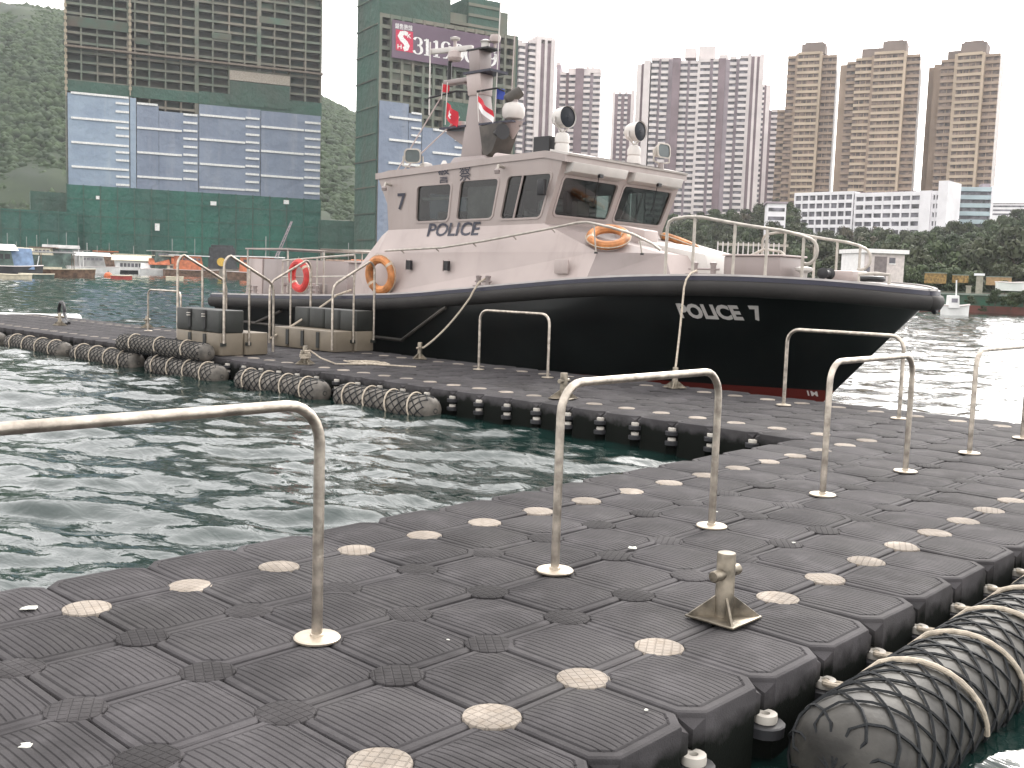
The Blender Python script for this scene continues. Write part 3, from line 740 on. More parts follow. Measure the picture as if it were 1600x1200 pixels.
# inside the wheelhouse
MB().box(XC-1.7,XC+1.7,7.95,12.0,2.26,2.30).build('cabin_floor', M_INT, boat)
MB().hexa([(XC-1.65,7.98,2.3),(XC+1.65,7.98,2.3),(XC+1.65,8.6,2.3),(XC-1.65,8.6,2.3)],[(XC-1.65,7.9,2.62),(XC+1.65,7.9,2.62),(XC+1.65,8.5,2.78),(XC-1.65,8.5,2.78)]).build('console', M_INT, boat, bevel=.03)
for x in (XC-.9, XC+.9):
    sb = MB().box(x-.26,x+.26,9.0,9.5,2.3,2.72).build('helm_seat', M_INT, boat, bevel=.05); MB().box(x-.25,x+.25,9.42,9.55,2.70,3.32).build('seat_back', M_BLACK, sb, bevel=.05)
MB().box(12.15,12.9,10.2,10.9,2.3,2.78).build('chart_table', M_LINER, boat, bevel=.02)
MB().box(12.02,12.06,9.12,9.92,2.6,3.22).build('window_blind', mat('blind', (.52,.46,.45), .8), boat)
MB().box(12.0,12.08,10.35,11.2,3.0,3.06).build('curtain_rail', M_WHITE, boat)
MB().box(13.0,13.35,8.0,8.15,2.72,2.98).build('instrument_pod', M_LGREY, boat, bevel=.02)
# writing on the house
side_text('side_name', 'POLICE', 10.86, 9.44, 2.275, .265, M_LETD, cab_x, .02, off=.014, sl=.012)
side_text('side_number', '7', 11.80, 11.55, 2.82, .33, M_LETD, cab_x, .02, off=.02)
side_text('side_character', '警', 10.60, 10.28, 3.30, .29, M_LETD, cab_x, .004, off=.02, sl=.02)
side_text('side_character', '察', 10.00, 9.70, 3.32, .29, M_LETD, cab_x, .004, off=.02, sl=.02)
# handrail up the side with brackets
hr = [(11.66,1.98),(10.0,2.05),(8.9,2.17),(8.3,2.25),(7.4,2.37),(6.72,2.47),(6.55,2.48),(6.2,2.40),(5.9,2.30),(5.62,2.15),(5.5,2.05)]
def hx(y): return 11.46 if y > 6.6 else 11.46+(6.6-y)*.62
p = [(hx(y), y, z) for y, z in hr]; ho = MB().tube(p, .022, 8).build('side_handrail', M_RAIL, boat)
for y in (11.2,10.2,9.2,8.2,7.3): 
    z = np.interp(-y, [-a for a, b in hr], [b for a, b in hr]); MB().tube([(hx(y),y,z),(hx(y)+.10,y,z-.06)], .012, 6).build('rail_bracket', M_RAIL, ho)
for y in (6.45, 5.8):
    z = np.interp(-y, [-a for a, b in hr], [b for a, b in hr]); MB().tube([(hx(y),y,z),(hx(y)+.06,y-.02,1.98)], .014, 6).build('rail_stanchion', M_RAIL, ho); MB().lathe([(.03,0),(.03,.03)],(hx(y)+.06,y-.02,1.965),8).build('stanchion_foot', M_BLACK, ho)
# small fittings on the side: vents, bollards, camera lamps, access panel
for y in (11.05, 9.98):
    vt = MB().box(11.535,11.60,y-.06,y+.06,1.62,1.80).build('side_vent', M_BLACK, boat); MB().slab([(11.535,y-.075,1.83),(11.535,y+.075,1.83),(11.515,y+.075,1.60),(11.515,y+.062,1.60),(11.53,y+.062,1.815),(11.53,y-.075,1.815)], (.03,0,0)).build('vent_hood', M_LGREY, vt)
MB().box(11.515,11.55,6.95,7.25,1.62,1.86).build('access_panel', M_LGREY, boat, bevel=.006)
def deck_bitts(y, x, z, big=1.0):
    t_ = MB().box(x-.05,x+.05,y-.22*big,y+.22*big,z,z+.03).build('mooring_bitts', M_GREY, boat)
    for d in (-.12, .12): MB().lathe([(.045,0),(.042,.12),(.055,.15),(.055,.17),(.02,.18)], (x,y+d*big,z+.03), 12).build('bitt', M_GREY, t_)
    MB().tube([(x,y-.2*big,z+.1),(x,y+.2*big,z+.1)], .018, 8).build('bitt_bar', M_GREY, t_)
deck_bitts(8.85, 11.42, zs_(8.85)+.01); deck_bitts(4.55, 11.98, zs_(4.6)+.02, 1.4); deck_bitts(16.6, 11.6, zs_(16.6)+.02); deck_bitts(14.2, 11.6, zs_(14.2)+.02)
for y, z in ((12.0,3.32),(8.85,3.52)):
    lm = MB().tube([(11.86,y,z),(11.70,y-.02,z+.02),(11.68,y-.02,z-.06)], .028, 8).build('side_lamp', M_RAIL, boat); MB().lathe([(.05,-.06),(.06,0),(.03,.03)], (11.67,y-.02,z-.07), 12).build('lamp_shade', M_GREY, lm)
MB().box(11.72,11.82,7.75,7.90,2.98,3.26).build('wing_mirror', M_BLACK, boat, bevel=.02)
# --- searchlights
def searchlight(c, aim, sc=1.0):
    x, y, z = c
    t_ = MB().lathe([(.17*sc,0),(.17*sc,.16*sc),(.15*sc,.20*sc),(.17*sc,.22*sc),(.17*sc,.34*sc),(.13*sc,.43*sc),(.04*sc,.46*sc)], (x,y,z), 22).build('searchlight', M_WHITE, boat)
    a = Vector(aim).normalized(); cc = Vector((x,y,z+.78*sc)); e = a.cross(Vector((0,0,1))).normalized()
    MB().tube([cc-e*.25*sc, cc-e*.26*sc-Vector((0,0,.14*sc)), Vector((x,y,z+.45*sc)), cc+e*.26*sc-Vector((0,0,.14*sc)), cc+e*.25*sc], .024*sc, 7).build('yoke', M_WHITE, t_)
    MB().lathe([(.10*sc,-.24*sc),(.19*sc,-.19*sc),(.225*sc,-.10*sc),(.235*sc,.16*sc),(.245*sc,.17*sc),(.245*sc,.19*sc)], cc, 26, a, caps=False).build('lamp_drum', M_WHITE, t_)
    MB().lathe([(.235*sc,.15*sc),(.12*sc,.175*sc),(.01*sc,.185*sc)], cc, 26, a, caps=False).build('lamp_glass', mat('dark_lens', (.006,.009,.015), .35, spec=.25), t_)
searchlight((12.25,7.80,3.77), (-.15,-.98,.03), .78); searchlight((14.40,7.80,3.79), (-.05,-.99,.02), .78)
def floodlight(c, aim, nm='floodlight'):
    x, y, z = c; a = Vector(aim).normalized(); e = a.cross(Vector((0,0,1))).normalized(); u = e.cross(a)
    t_ = MB().tube([(x,y,z),(x,y,z+.12)], .06, 10).build(nm, M_GREY, boat); cc = Vector((x,y,z+.34))
    def lp(s, o): return [cc+a*o+e*p*s+u*q*s for p, q in rrect(.36,.30,.09)]
    o1, o2, b_ = lp(1,.08), lp(.82,.085), lp(.55,-.14); n = len(o1); mb = MB(); mb.v = [tuple(v) for L in (b_,o1,o2) for v in L]; mb.f = [tuple(range(n))]
    for r_ in range(2):
        for k in range(n): mb.f.append((r_*n+k, r_*n+(k+1)%n, (r_+1)*n+(k+1)%n, (r_+1)*n+k))
    mb.build('lamp_body', M_RAIL, t_); MB().add([tuple(v) for v in lp(.83,.07)], [tuple(range(n))]).build('lamp_glass', mat('flood_lens', (.10,.12,.12), .15), t_, smooth=False)
    MB().tube([cc-e*.2, cc-e*.21-u*.2, Vector((x,y,z+.1)), cc+e*.21-u*.2, cc+e*.2], .018, 6).build('yoke', M_RAIL, t_)
floodlight((12.40,11.95,3.62), (-.75,-.6,-.1)); floodlight((15.05,7.62,3.75), (-.2,-.95,.1))
MB().lathe([(.10,0),(.14,.02),(.15,.12),(.12,.19),(.03,.22)], (12.72,11.9,3.64), 16).build('roof_dome', M_WHITE, boat); MB().lathe([(.06,0),(.08,.05),(.03,.14)], (12.3,10.9,3.66), 12).build('roof_vent', M_WHITE, boat)
db = MB().box(12.1,12.48,7.98,8.35,3.80,4.06).build('display_case', M_BLACK, boat); MB().tube([(12.45,8.3,3.76),(12.45,8.3,4.05)], .03, 6).build('case_post', M_RAIL, db)
MB().hexa([(12.5,9.3,3.74),(12.9,9.3,3.74),(12.9,9.9,3.72),(12.5,9.9,3.72)],[(12.55,9.35,3.86),(12.85,9.35,3.86),(12.85,9.75,3.92),(12.55,9.75,3.92)]).build('roof_hatch', M_LGREY, boat, bevel=.03)
# --- mast
MX, MY = 13.7, 11.35
def hx4(m, name, x0,x1,y0,y1,z0, X0,X1,Y0,Y1,z1, parent=boat, bev=.02): return MB().hexa([(x0,y0,z0),(x1,y0,z0),(x1,y1,z0),(x0,y1,z0)],[(X0,Y0,z1),(X1,Y0,z1),(X1,Y1,z1),(X0,Y1,z1)]).build(name, m, parent, bevel=bev)
mast = hx4(M_GREY, 'mast', MX-.28,MX+.28,MY-.40,MY+.32,3.62, MX-.14,MX+.14,MY-.17,MY+.17,5.42)
hx4(M_GREY, 'mast_foot', MX-.6,MX+.6,MY-1.3,MY+.55,3.60, MX-.35,MX+.35,MY-.5,MY+.38,4.02, mast)
hx4(M_LGREY, 'mast_sleeve', MX-.17,MX+.17,MY-.20,MY+.20,5.30, MX-.20,MX+.20,MY-.18,MY+.24,5.74, mast)
MB().box(MX-.22,MX+.3,MY-.50,MY+.30,5.74,5.79).build('upper_platform', M_NAVY, mast)
hx4(M_GREY, 'mast_head', MX-.17,MX+.17,MY-.15,MY+.17,5.79, MX-.19,MX+.19,MY-.12,MY+.20,6.22, mast)
MB().box(MX-.2,MX+.2,MY-.38,MY+.24,6.22,6.25).build('top_platform', M_BLACK, mast)
MB().lathe([(.06,0),(.09,.03),(.09,.12),(.12,.16),(.04,.20)], (MX,MY-.12,6.25), 14).build('mast_lamp', M_WHITE, mast)
MB().lathe([(.03,0),(.03,.1),(.10,.13),(.12,.22),(.10,.27),(.02,.28)], (MX+.1,MY-.30,6.26), 14).build('mast_dome', M_LGREY, mast)
hx4(M_GREY, 'radar_arm', MX-.10,MX+.10,MY+.2,MY+1.0,5.62, MX-.10,MX+.10,MY+.2,MY+1.05,5.72, mast)
MB().tube([(MX,MY+.95,5.70),(MX,MY+.95,6.10),(MX,MY+.78,6.28)], [.05,.045,.06], 8).build('radar_pedestal', M_BLACK, mast)
rd = MB().box(MX-.16,MX+.16,MY+.6,MY+1.0,6.16,6.34).build('radar_turner', M_LGREY, mast, bevel=.04) if False else MB().lathe([(.13,0),(.16,.06),(.14,.18),(.05,.22)], (MX,MY+.80,6.12), 14).build('radar_turner', M_LGREY, mast)
def bar(P, Q, w, h, name, m, parent): 
    P = Vector(P); Q = Vector(Q); a = (Q-P).normalized(); e = a.cross(Vector((0,0,1))).normalized()*w/2; u = Vector((0,0,h/2))
    return MB().hexa([P-e-u,P+e-u,P+e+u,P-e+u],[Q-e-u,Q+e-u,Q+e+u,Q-e+u]).build(name, m, parent, bevel=.015)
bar((MX+.12,MY+.38,6.36),(MX-.14,MY+1.42,6.36), .10, .11, 'radar_scanner', M_WHITE, mast)
MB().tube([(MX,MY+.8,6.3),(MX,MY+.8,6.55)], .035, 8).build('gps_stem', M_LGREY, mast); MB().lathe([(.03,0),(.10,.03),(.11,.07),(.05,.09)], (MX,MY+.8,6.53), 12).build('gps_dome', M_WHITE, mast)
MB().tube([(MX,MY+.5,5.66),(MX,MY+.2,5.45)], .04, 6).build('arm_brace', M_GREY, mast)
# lower yardarm and its wedge brackets
for s, y1 in ((1, 1.0), (-1, -1.15)):
    MB().slab([(MX,MY+s*.2,4.58),(MX,MY+y1,4.66),(MX,MY+y1,4.60),(MX,MY+s*.42,4.28),(MX,MY+s*.28,4.05)], (.04,0,0)).build('yard_bracket', M_STRIP if s < 0 else M_GREY, mast)
    MB().box(MX-.22,MX+.22,min(MY+s*.2,MY+y1),max(MY+s*.2,MY+y1),4.66,4.70).build('yard_platform', M_NAVY, mast)
MB().slab([(MX-.3,MY-.30,4.62),(MX-.3,MY-.95,4.66),(MX-.3,MY-.70,4.10),(MX-.3,MY-.45,3.95)], (.55,0,0)).build('loudhailer_box', M_STRIP, mast)
MB().lathe([(.05,-.2),(.09,0),(.16,.12)], (MX-.35,MY-.95,4.45), 14, (-.3,-.9,0)).build('loudhailer', M_BLACK, mast)
MB().lathe([(.04,0),(.20,.04),(.235,.11),(.235,.24),(.19,.33),(.08,.37)], (MX,MY-.98,4.72), 20).build('sat_dome', M_WHITE, mast); MB().lathe([(.02,0),(.22,.34)], (MX,MY-.98,4.36), 16).build('dome_bracket', M_GREY, mast)
cm = MB().tube([(MX,MY-.98,5.07),(MX,MY-.98,5.18)], .09, 10).build('camera_base', M_GREY, mast); MB().lathe([(.10,-.18),(.12,-.1),(.12,.16),(.09,.2)], (MX,MY-.98,5.22), 14, (-.5,.6,-.55)).build('camera_head', M_STRIP, mast)
MB().tube([(MX,MY-.45,4.70),(MX,MY-.52,7.2)], .012, 5).build('whip_aerial', M_WHITE, mast); MB().tube([(MX+.1,MY-.80,4.70),(MX+.1,MY-.85,6.6)], .012, 5).build('whip_aerial', M_LGREY, mast)
MB().tube([(MX-.2,MY+1.35,5.0),(MX-.2,MY+1.37,6.55)], .016, 5).build('whip_aerial', M_WHITE, mast); MB().tube([(MX-.1,MY+.1,5.38),(MX-.15,MY+.55,5.44),(MX-.2,MY+1.4,5.36)], .022, 6).build('aerial_bracket', M_BLACK, mast)
MB().tube([(MX-.2,MY-.1,5.36),(MX,MY-.5,5.42),(MX+.1,MY-.62,5.36)], .02, 6).build('aerial_bracket', M_BLACK, mast)
for z0 in (4.45, 4.2): MB().tube([(MX-.1,MY+1.1,5.36),(MX-.6,MY+1.95,3.75)] if z0 > 4.3 else [(MX-.1,MY+.5,4.9),(MX-.6,MY+1.85,3.7)], .016, 5).build('signal_halyard', M_LGREY, mast)
MB().lathe([(.10,0),(.10,.12),(.05,.14)], (MX,MY+.75,4.70), 12).build('signal_lamp', mat('signal_red', (.45,.03,.03), .4), mast); MB().lathe([(.08,0),(.08,.12)], (MX,MY+.52,4.70), 12).build('signal_lamp', M_WHITE, mast)
# --- bow rails: two on the near side and their mirror on the far side
M_BR = M_RAIL
def deck_pt(px, y): return None
def rail_side(s, y0, y1):
    """y0 after end, y1 forward loop"""
    e = lambda y: XC+s*max(.25, edge(y, .22)); L_ = y0-y1
    zt = lambda y: np.interp((y0-y)/L_, [0,.2,.55,.8,1.0],[2.50,2.56,2.42,2.34,2.22])
    yy = list(np.linspace(y0-.10, y1+.25, 9)); p = [(e(y0),y0,zs_(y0)+.02),(e(y0),y0,2.38),(e(y0),y0-.03,2.47)]+[(e(y),y,zt(y)) for y in yy]
    for a_ in np.linspace(70, -110, 9): p.append((e(y1+.12), y1+.16-.17*math.cos(rad(a_)), 2.05+.19*math.sin(rad(a_))))
    t_ = MB().tube(p, .026, 9).build('bow_rail', M_BR, boat)
    for k in (.22,.52,.74,.97): y = y0-L_*k*.94; MB().tube([(e(y),y,zs_(y)),(e(y),y,zt(y))], .024, 8).build('stanchion', M_BR, t_)
rail_side(-1, 5.02, 2.80); rail_side(1, 5.75, 3.42)

MB().tube([(13.1,4.4,2.0),(13.2,4.2,2.12),(13.2,3.9,2.08),(13.2,3.75,1.95),(13.2,3.75,1.66)], .022, 7).build('grab_rail', M_BR, boat)
# deck gear on the foredeck
MB().box(12.55,13.35,3.55,4.55,1.64,1.98).build('deck_locker', M_GREY, boat, bevel=.02); lid = MB().box(12.52,13.38,3.52,4.58,1.983,2.01).build('locker_lid', M_LGREY, boat, bevel=.008)
MB().box(13.3,13.85,2.7,3.2,1.62,1.80).build('windlass_housing', M_LGREY, boat, bevel=.03); MB().lathe([(.06,-.14),(.09,-.12),(.05,-.08),(.05,.08),(.09,.12),(.06,.14)], (13.0,3.0,1.74), 14, (1,0,0)).build('windlass_drum', M_BLACK, boat)
MB().lathe([(.05,0),(.06,.10),(.14,.14),(.14,.18),(.05,.2)], (12.95,3.35,1.64), 12).build('vent_cowl', M_WHITE, boat); MB().torus((13.3,2.4,1.68), .16, .045, n=18, m=8).build('coiled_line', M_BLACK, boat)
MB().tube([(12.95,2.45,1.62),(12.95,2.45,1.74),(12.98,2.2,1.76),(13.0,2.0,1.74),(13.0,2.0,1.6)], .025, 7).build('fairlead', M_BR, boat)
MB().torus((XC,1.57,1.27), .06, .04, (0,1,.1), 16, 8).build('bow_fairlead', M_BLACK, boat)
# --- after deck: engine-room lockers, canopy frame, rails
ld = hx4(M_LGREY, 'aft_locker', 12.35,13.25,17.35,18.05,.93, 12.40,13.20,17.40,18.0,1.80, boat); hx4(M_GREY, 'aft_locker', 12.35,14.6,16.2,17.30,.93, 12.38,14.6,16.25,17.30,1.80, boat)
hx4(M_GREY, 'aft_house', 12.6,14.8,12.8,14.35,1.0, 12.6,14.8,12.85,14.3,1.74, boat); MB().box(12.55,14.85,12.8,14.4,1.745,1.78).build('house_lid', M_LGREY, boat, bevel=.01)
for y0, y1, x0, x1 in ((18.0,16.2,12.3,14.6),(14.9,12.75,12.3,14.9)):
    z = 2.02; fr = MB().box(x0,x1,y1,y0,z,z+.035).build('canopy_top', M_LGREY, boat) if y0 > 16 else MB().tube([(x0,y1,z),(x1,y1,z),(x1,y0,z),(x0,y0,z)], .03, 8, closed=True).build('canopy_frame', M_BR, boat)
    for x in (x0+.04, x1-.04):
        for y in (y0-.05, y1+.05): MB().tube([(x,y,1.0),(x,y,z)], .022, 7).build('canopy_post', M_BR, fr)
MB().tube([(11.75,15.6,1.0),(11.75,15.6,1.75),(11.75,13.0,1.9),(11.75,12.8,1.1)], .022, 8).build('aft_rail', M_BR, boat); MB().tube([(11.75,15.6,1.38),(11.75,12.9,1.45)], .018, 7).build('aft_rail', M_BR, boat)
MB().tube([(11.75,14.3,1.0),(11.75,14.3,1.82)], .02, 7).build('aft_stanchion', M_BR, boat)
for c, r_ in (((13.3,13.4,1.86),.22),((13.9,13.9,1.86),.26),((13.6,12.9,1.86),.2)): MB().lathe([(r_,-.1),(r_*1.05,0),(r_*.7,.16),(r_*.1,.24)], c, 14).build('covered_gear', mat('tarp_tan', (.38,.33,.27), .8, bump=.4, bscale=9), boat)
MB().lathe([(.08,0),(.06,.18),(.1,.2),(.1,.25)], (12.0,15.9,1.0), 12).build('capstan', M_GREY, boat); MB().box(12.2,12.5,14.9,15.4,1.0,1.25).build('deck_box', M_LINER, boat, bevel=.02)
# ================================================================== loose things on the launch
M_ORANGE = mat('lifebuoy_orange', (.50,.20,.065), .55, var=.25, scale=6); M_REDB = mat('lifebuoy_red', (.55,.045,.04), .55, var=.2, scale=6); M_BAND = mat('lifebuoy_band', (.52,.42,.32), .6)
def lifebuoy(label, c, axis, R=.30, r=.075, m=M_ORANGE):
    t = thing('lifebuoy', label, 'lifebuoy', c, group='lifebuoys carried on the launch')
    MB().torus((0,0,0), R, r, axis, 32, 10).build('ring', m, t)
    ax = Vector(axis).normalized(); e = Vector((1,0,0)) if abs(ax.x) < .9 else Vector((0,1,0)); e = (e-ax*e.dot(ax)).normalized(); w = ax.cross(e)
    for k in range(2):
        a = math.pi*.8+k*math.pi; d = e*math.cos(a)+w*math.sin(a); tg = -e*math.sin(a)+w*math.cos(a)
        MB().lathe([(r*1.0,-.028),(r*1.03,-.025),(r*1.03,.025),(r*1.0,.028)], d*R, 12, tg).build('band', M_BAND, t)
    MB().torus((0,0,0), R+r*1.05, .011, axis, 32, 5).build('grab_line', M_ROPE, t)
    return t
lifebuoy('orange lifebuoy hanging on the after corner of the lower house by the steps', (11.40,11.72,1.50), (1,.12,.1), .31, .085)
lifebuoy('orange lifebuoy lying tilted on the grey slope below the windscreens', (12.02,6.50,2.26), (-.42,-.28,.86), .30, .078)
lifebuoy('orange lifebuoy seen edge-on across the foredeck hatch', tuple(on(1062,379,0,14.45)), (.22,-.25,.95), .33, .07)
lifebuoy('red lifebuoy with white bands on the after deck rail', (11.68,14.85,1.42), (1,0,.05), .29, .085, M_REDB)
def flag(label, pole_xy, z0, z1, w, h, painter, lean=(0,0), dirn=(0,-1), droop=.5, ztop=None):
    t = thing('flag', label, 'flag', (*pole_xy, z0)); 
    MB().tube([(0,0,0),(lean[0],lean[1],z1-z0)], .011, 6).build('flagstaff', M_WHITE, t)
    nx, nz = 14, 10; d = Vector((*dirn,0)).normalized(); sd_ = Vector((-d.y,d.x,0)); zt = (ztop or z1)-z0
    lx = lambda zz: Vector((lean[0],lean[1],0))*zz/(z1-z0)
    P = lambda u, v: lx(zt-v*h)+d*(u*w)+Vector((0,0,zt-v*h-droop*u*w*.9))+sd_*(.05*math.sin(u*7+v*2)*(.3+u))
    painter(t, P, nx, nz); return t
def cloth(name, t, P, u0, u1, v0, v1, m, nx=10, nz=6, off=0):
    mb = MB(); vs = []
    for s_ in ((-1,1) if off else (0,)):
        k = len(mb.v); d = Vector((1,0,0))*off*s_
        for j in range(nz+1):
            for i in range(nx+1): mb.v.append(tuple(P(lerp(u0,u1,i/nx), lerp(v0,v1,j/nz))+d))
        for j in range(nz):
            for i in range(nx): q = k+j*(nx+1)+i; mb.f.append((q,q+1,q+nx+2,q+nx+1))
    return mb.build(name, m, t)
M_FRED = mat('flag_red', (.60,.03,.05), .7); M_FWHITE = mat('flag_white', (.80,.78,.78), .7); M_FBLUE = mat('flag_blue', (.05,.09,.42), .7)
def hkflag(t, P, nx, nz):
    cloth('field', t, P, 0, 1, 0, 1, M_FRED, nx, nz)
    for s_ in (-1, 1):
        mb = MB()
        for k in range(5):
            a = rad(90+72*k); c = (.48+.15*math.cos(a)*.7, .5-.15*math.sin(a)); pet = []
            for i in range(10):
                b = 2*math.pi*i/10; r1, r2 = .13*math.cos(b), .075*math.sin(b); pet.append((c[0]+(r1*math.cos(a)-r2*math.sin(a))*.7, c[1]-(r1*math.sin(a)+r2*math.cos(a))))
            kk = len(mb.v); mb.v += [tuple(P(u, v)+Vector((s_*.012,0,0))) for u, v in pet]; mb.f.append(tuple(range(kk, kk+10)))
        mb.build('flower', M_FWHITE, t, smooth=False)
flag('red flag with a white flower on a short staff left of the mast', (MX-.25,MY+.78), 4.74, 5.62, .36, .33, hkflag, (0,-.04), (-.1,-1), .75, 5.22)
def rwflag(t, P, nx, nz): cloth('red_half', t, P, 0, 1, 0, .5, M_FRED, nx, 5); cloth('white_half', t, P, 0, 1, .5, 1, M_FWHITE, nx, 5)
flag('red and white flag drooping behind the mast beside the white dome', (MX-.28,MY-.26), 4.72, 5.30, .46, .26, rwflag, (0,.06), (-.1,-1), .85, 5.26)
def smallred(t, P, nx, nz): cloth('field', t, P, 0, 1, 0, 1, M_FRED, 6, 5)
flag('small plain red pennant on a thin pole above the flower flag', (MX-.25,MY+.92), 5.30, 5.62, .16, .16, smallred, (0,-.03), (0,-1), .2, 5.6)
def smallblue(t, P, nx, nz): cloth('field', t, P, 0, 1, 0, 1, M_FBLUE, 6, 5)
flag('small blue pennant on a thin line right of the mast', (MX+.1,MY-.36), 5.15, 5.75, .20, .22, smallblue, (0,-.02), (0,-1), .2, 5.45)
# mooring lines and dock ropes
def sag(P, Q, s, n=16): return [tuple(Vector(P).lerp(Vector(Q), i/n)-Vector((0,0,4*s*(i/n)*(1-i/n)))) for i in range(n+1)]
tag(MB().tube([(11.62,4.45,1.72),(11.42,4.42,1.68),(11.24,4.38,1.58)]+sag((11.16,4.36,1.45),(10.52,4.02,.24),.10)+[(10.46,3.95,.235),(10.47,4.04,.225)], .016, 7).build('mooring_line', M_ROPE), 'pale mooring line from the foredeck bitts down across the word on the hull', 'rope')
tag(MB().tube([(11.44,8.8,1.50),(11.28,8.82,1.42),(11.17,8.85,1.26)]+sag((11.12,8.87,1.15),(10.54,9.44,.22),.08)+[(10.45,9.52,.21),(10.5,9.58,.2)], .018, 7).build('mooring_line', M_ROPE), 'pale mooring line from amidships to the bollard beside the middle hoop', 'rope')
tag(MB().tube([(11.60,12.9,1.16),(11.22,12.9,1.05)]+sag((11.15,12.9,1.0),(9.85,13.25,.16),.03), .022, 7).build('mooring_line', M_ROPE), 'pale line from the after deck running down between the two boarding steps', 'rope')
cp = []
for i in range(70):
    a = i*.45; cp.append((8+.075*math.cos(a)*(1+.2*math.sin(i)), 9.5+.075*math.sin(a), .10+.14*i/70))
cp += [(8.16,9.3,.12),(8.35,9.15,.03),(8.6,9.1,.022),(8.9,8.9,.022),(9.1,8.5,.022),(9.25,8.2,.022)]
tag(MB().tube(cp, .013, 6).build('coiled_rope', M_ROPE), 'pale rope wound on a bollard with its tail trailing over the dock', 'rope')
fl = [(8.95+.30*math.sin(i*.9)*(.4+.6*abs(math.cos(i*.37))), 9.35+.25*math.cos(i*1.3)-.02*i, .022+.01*(i%3)) for i in range(26)]
tag(MB().tube(fl, .012, 6).build('loose_rope', M_ROPE), 'small heap of loose pale rope on the finger dock near the wound bollard', 'rope')
hp = [(9.2,21.1,.03),(9.4,21.6,.05),(9.6,22.2,.10)]+[(9.75+.05*math.cos(a), 22.6+.28*math.cos(a), .26+.26*math.sin(a)) for a in np.linspace(-2.6, 3.2, 16)]+[(9.6,22.0,.06),(9.4,21.4,.04)]
tag(MB().tube(hp, .045, 8).build('looped_hose', M_BLACK), 'dark looped hose standing up on the far end of the finger dock', 'hose')
# ================================================================== far shore
RIDGE = spline([(-500,-40),(-200,-20),(0,24),(60,28),(103,36),(200,60),(300,95),(400,128),(500,163),(552,190),(620,235),(700,290),(820,350),(1000,362),(1060,356),(1100,350),(1150,352),(1200,342),(1240,352),(1275,384),(1340,380),(1420,386),(1490,372),(1540,374),(1570,354),(1600,348),(1700,345),(2300,345)])
SHORE = lambda px: float(np.interp(px, [-500,0,560,800,1000,1200,1400,1700,2300],[330,330,330,330,300,230,170,165,165]))
RDIST = lambda px: float(np.interp(px, [-500,0,560,800,1000,1200,1500,2300],[820,820,760,700,410,400,395,395]))
def noise2(x, y, seed=1):
    r = np.random.default_rng(seed); h = 0*x
    for i in range(14):
        lam = 7*1.35**i; th = r.uniform(0, 6.28); h = h+ (1.35**i)**.35*np.sin((x*math.cos(th)+y*math.sin(th))*6.28/lam+r.uniform(0,6.28)+1.5*np.sin((x*math.sin(th)-y*math.cos(th))*6.28/lam/1.7))
    return h/5
def land_z(px, t, D):
    """t = 0 at the shore, 1 at the ridge"""
    zr = hz(px, RIDGE(px), RDIST(px)); s = t*t*(3-2*t) if px < 800 else .12+.88*t; s = max(0, (s-.12)/.88)
    return 1.6 + (zr-1.6)*s
M_HILL = mat('hill_woodland', (.026,.044,.016), .9, rgb2=(.012,.024,.011), scale=.06, detail=9)
M_LAND = M_HILL
def build_land():
    pxs = np.linspace(-420, 2050, 190); nt_ = 64; v = []
    for px in pxs:
        d = ray(px, 430); h = d[:2]/np.linalg.norm(d[:2]); D0, D1 = SHORE(px), RDIST(px)
        for k in range(nt_+9):
            if k == 0: D, z = D0, -2.6
            elif k <= nt_: t = (k-1)/(nt_-1); D = D0+.3+(D1-D0)*t; z = land_z(px, t, D)
            else: D = D1+(k-nt_)*70; z = land_z(px, 1, D)*(1-.10*(k-nt_)) if px < 800 else min(6.0, land_z(px, 1, D)*(1-.10*(k-nt_)))
            p = CAM[:2]+h*D
            if 6 < k <= nt_ and px < 760: z += 1.6*float(noise2(np.array(p[0]), np.array(p[1])))*min(1, (k-6)/8)
            v.append((p[0], p[1], z))
    n = nt_+9; f = [(i*n+j, (i+1)*n+j, (i+1)*n+j+1, i*n+j+1) for i in range(len(pxs)-1) for j in range(n-1)]
    mb = MB(); mb.v = v; mb.f = f; kind(mb.build('hills', M_HILL, angle=80), 'structure')
build_land()
# woodland on the left hillside: reads as one mass
def ico(sub=0):
    bm = bmesh.new(); bmesh.ops.create_icosphere(bm, subdivisions=1+sub, radius=1); v = np.array([x.co[:] for x in bm.verts]); f = [tuple(y.index for y in x.verts) for x in bm.faces]; bm.free(); return v, f
IV, IF = ico()
def wood(name, label_px, n, tmin, tmax, size, m):
    mb = MB(); r = np.random.default_rng(5)
    for i in range(n):
        px = r.uniform(*label_px); t = r.uniform(tmin, tmax); d = ray(px, 430); h = d[:2]/np.linalg.norm(d[:2]); D = SHORE(px)+(RDIST(px)-SHORE(px))*t
        p = CAM[:2]+h*D; s = r.uniform(*size); z = land_z(px, t, D)+s*.3
        mb.add(IV*np.array([s*r.uniform(.8,1.3), s*r.uniform(.8,1.3), s*r.uniform(.7,1.1)])*(1+.25*r.standard_normal((len(IV),1)))+np.array([p[0], p[1], z]), IF)
    return kind(mb.build(name, m, angle=180), 'stuff')
M_WOOD = mat('woodland_leaf', (.036,.062,.022), .95, rgb2=(.015,.031,.013), scale=.12, detail=9)
o = wood('hillside_woodland', (-60, 130), 10000, .02, 1.0, (1.0,2.6), M_WOOD); o['label'] = 'dense green scrub covering the hill behind the scaffolded block'
o = wood('hillside_woodland', (490, 570), 3200, .15, 1.0, (1.0,2.4), M_WOOD); o['label'] = 'dense green scrub on the hill gap between the scaffolded towers'

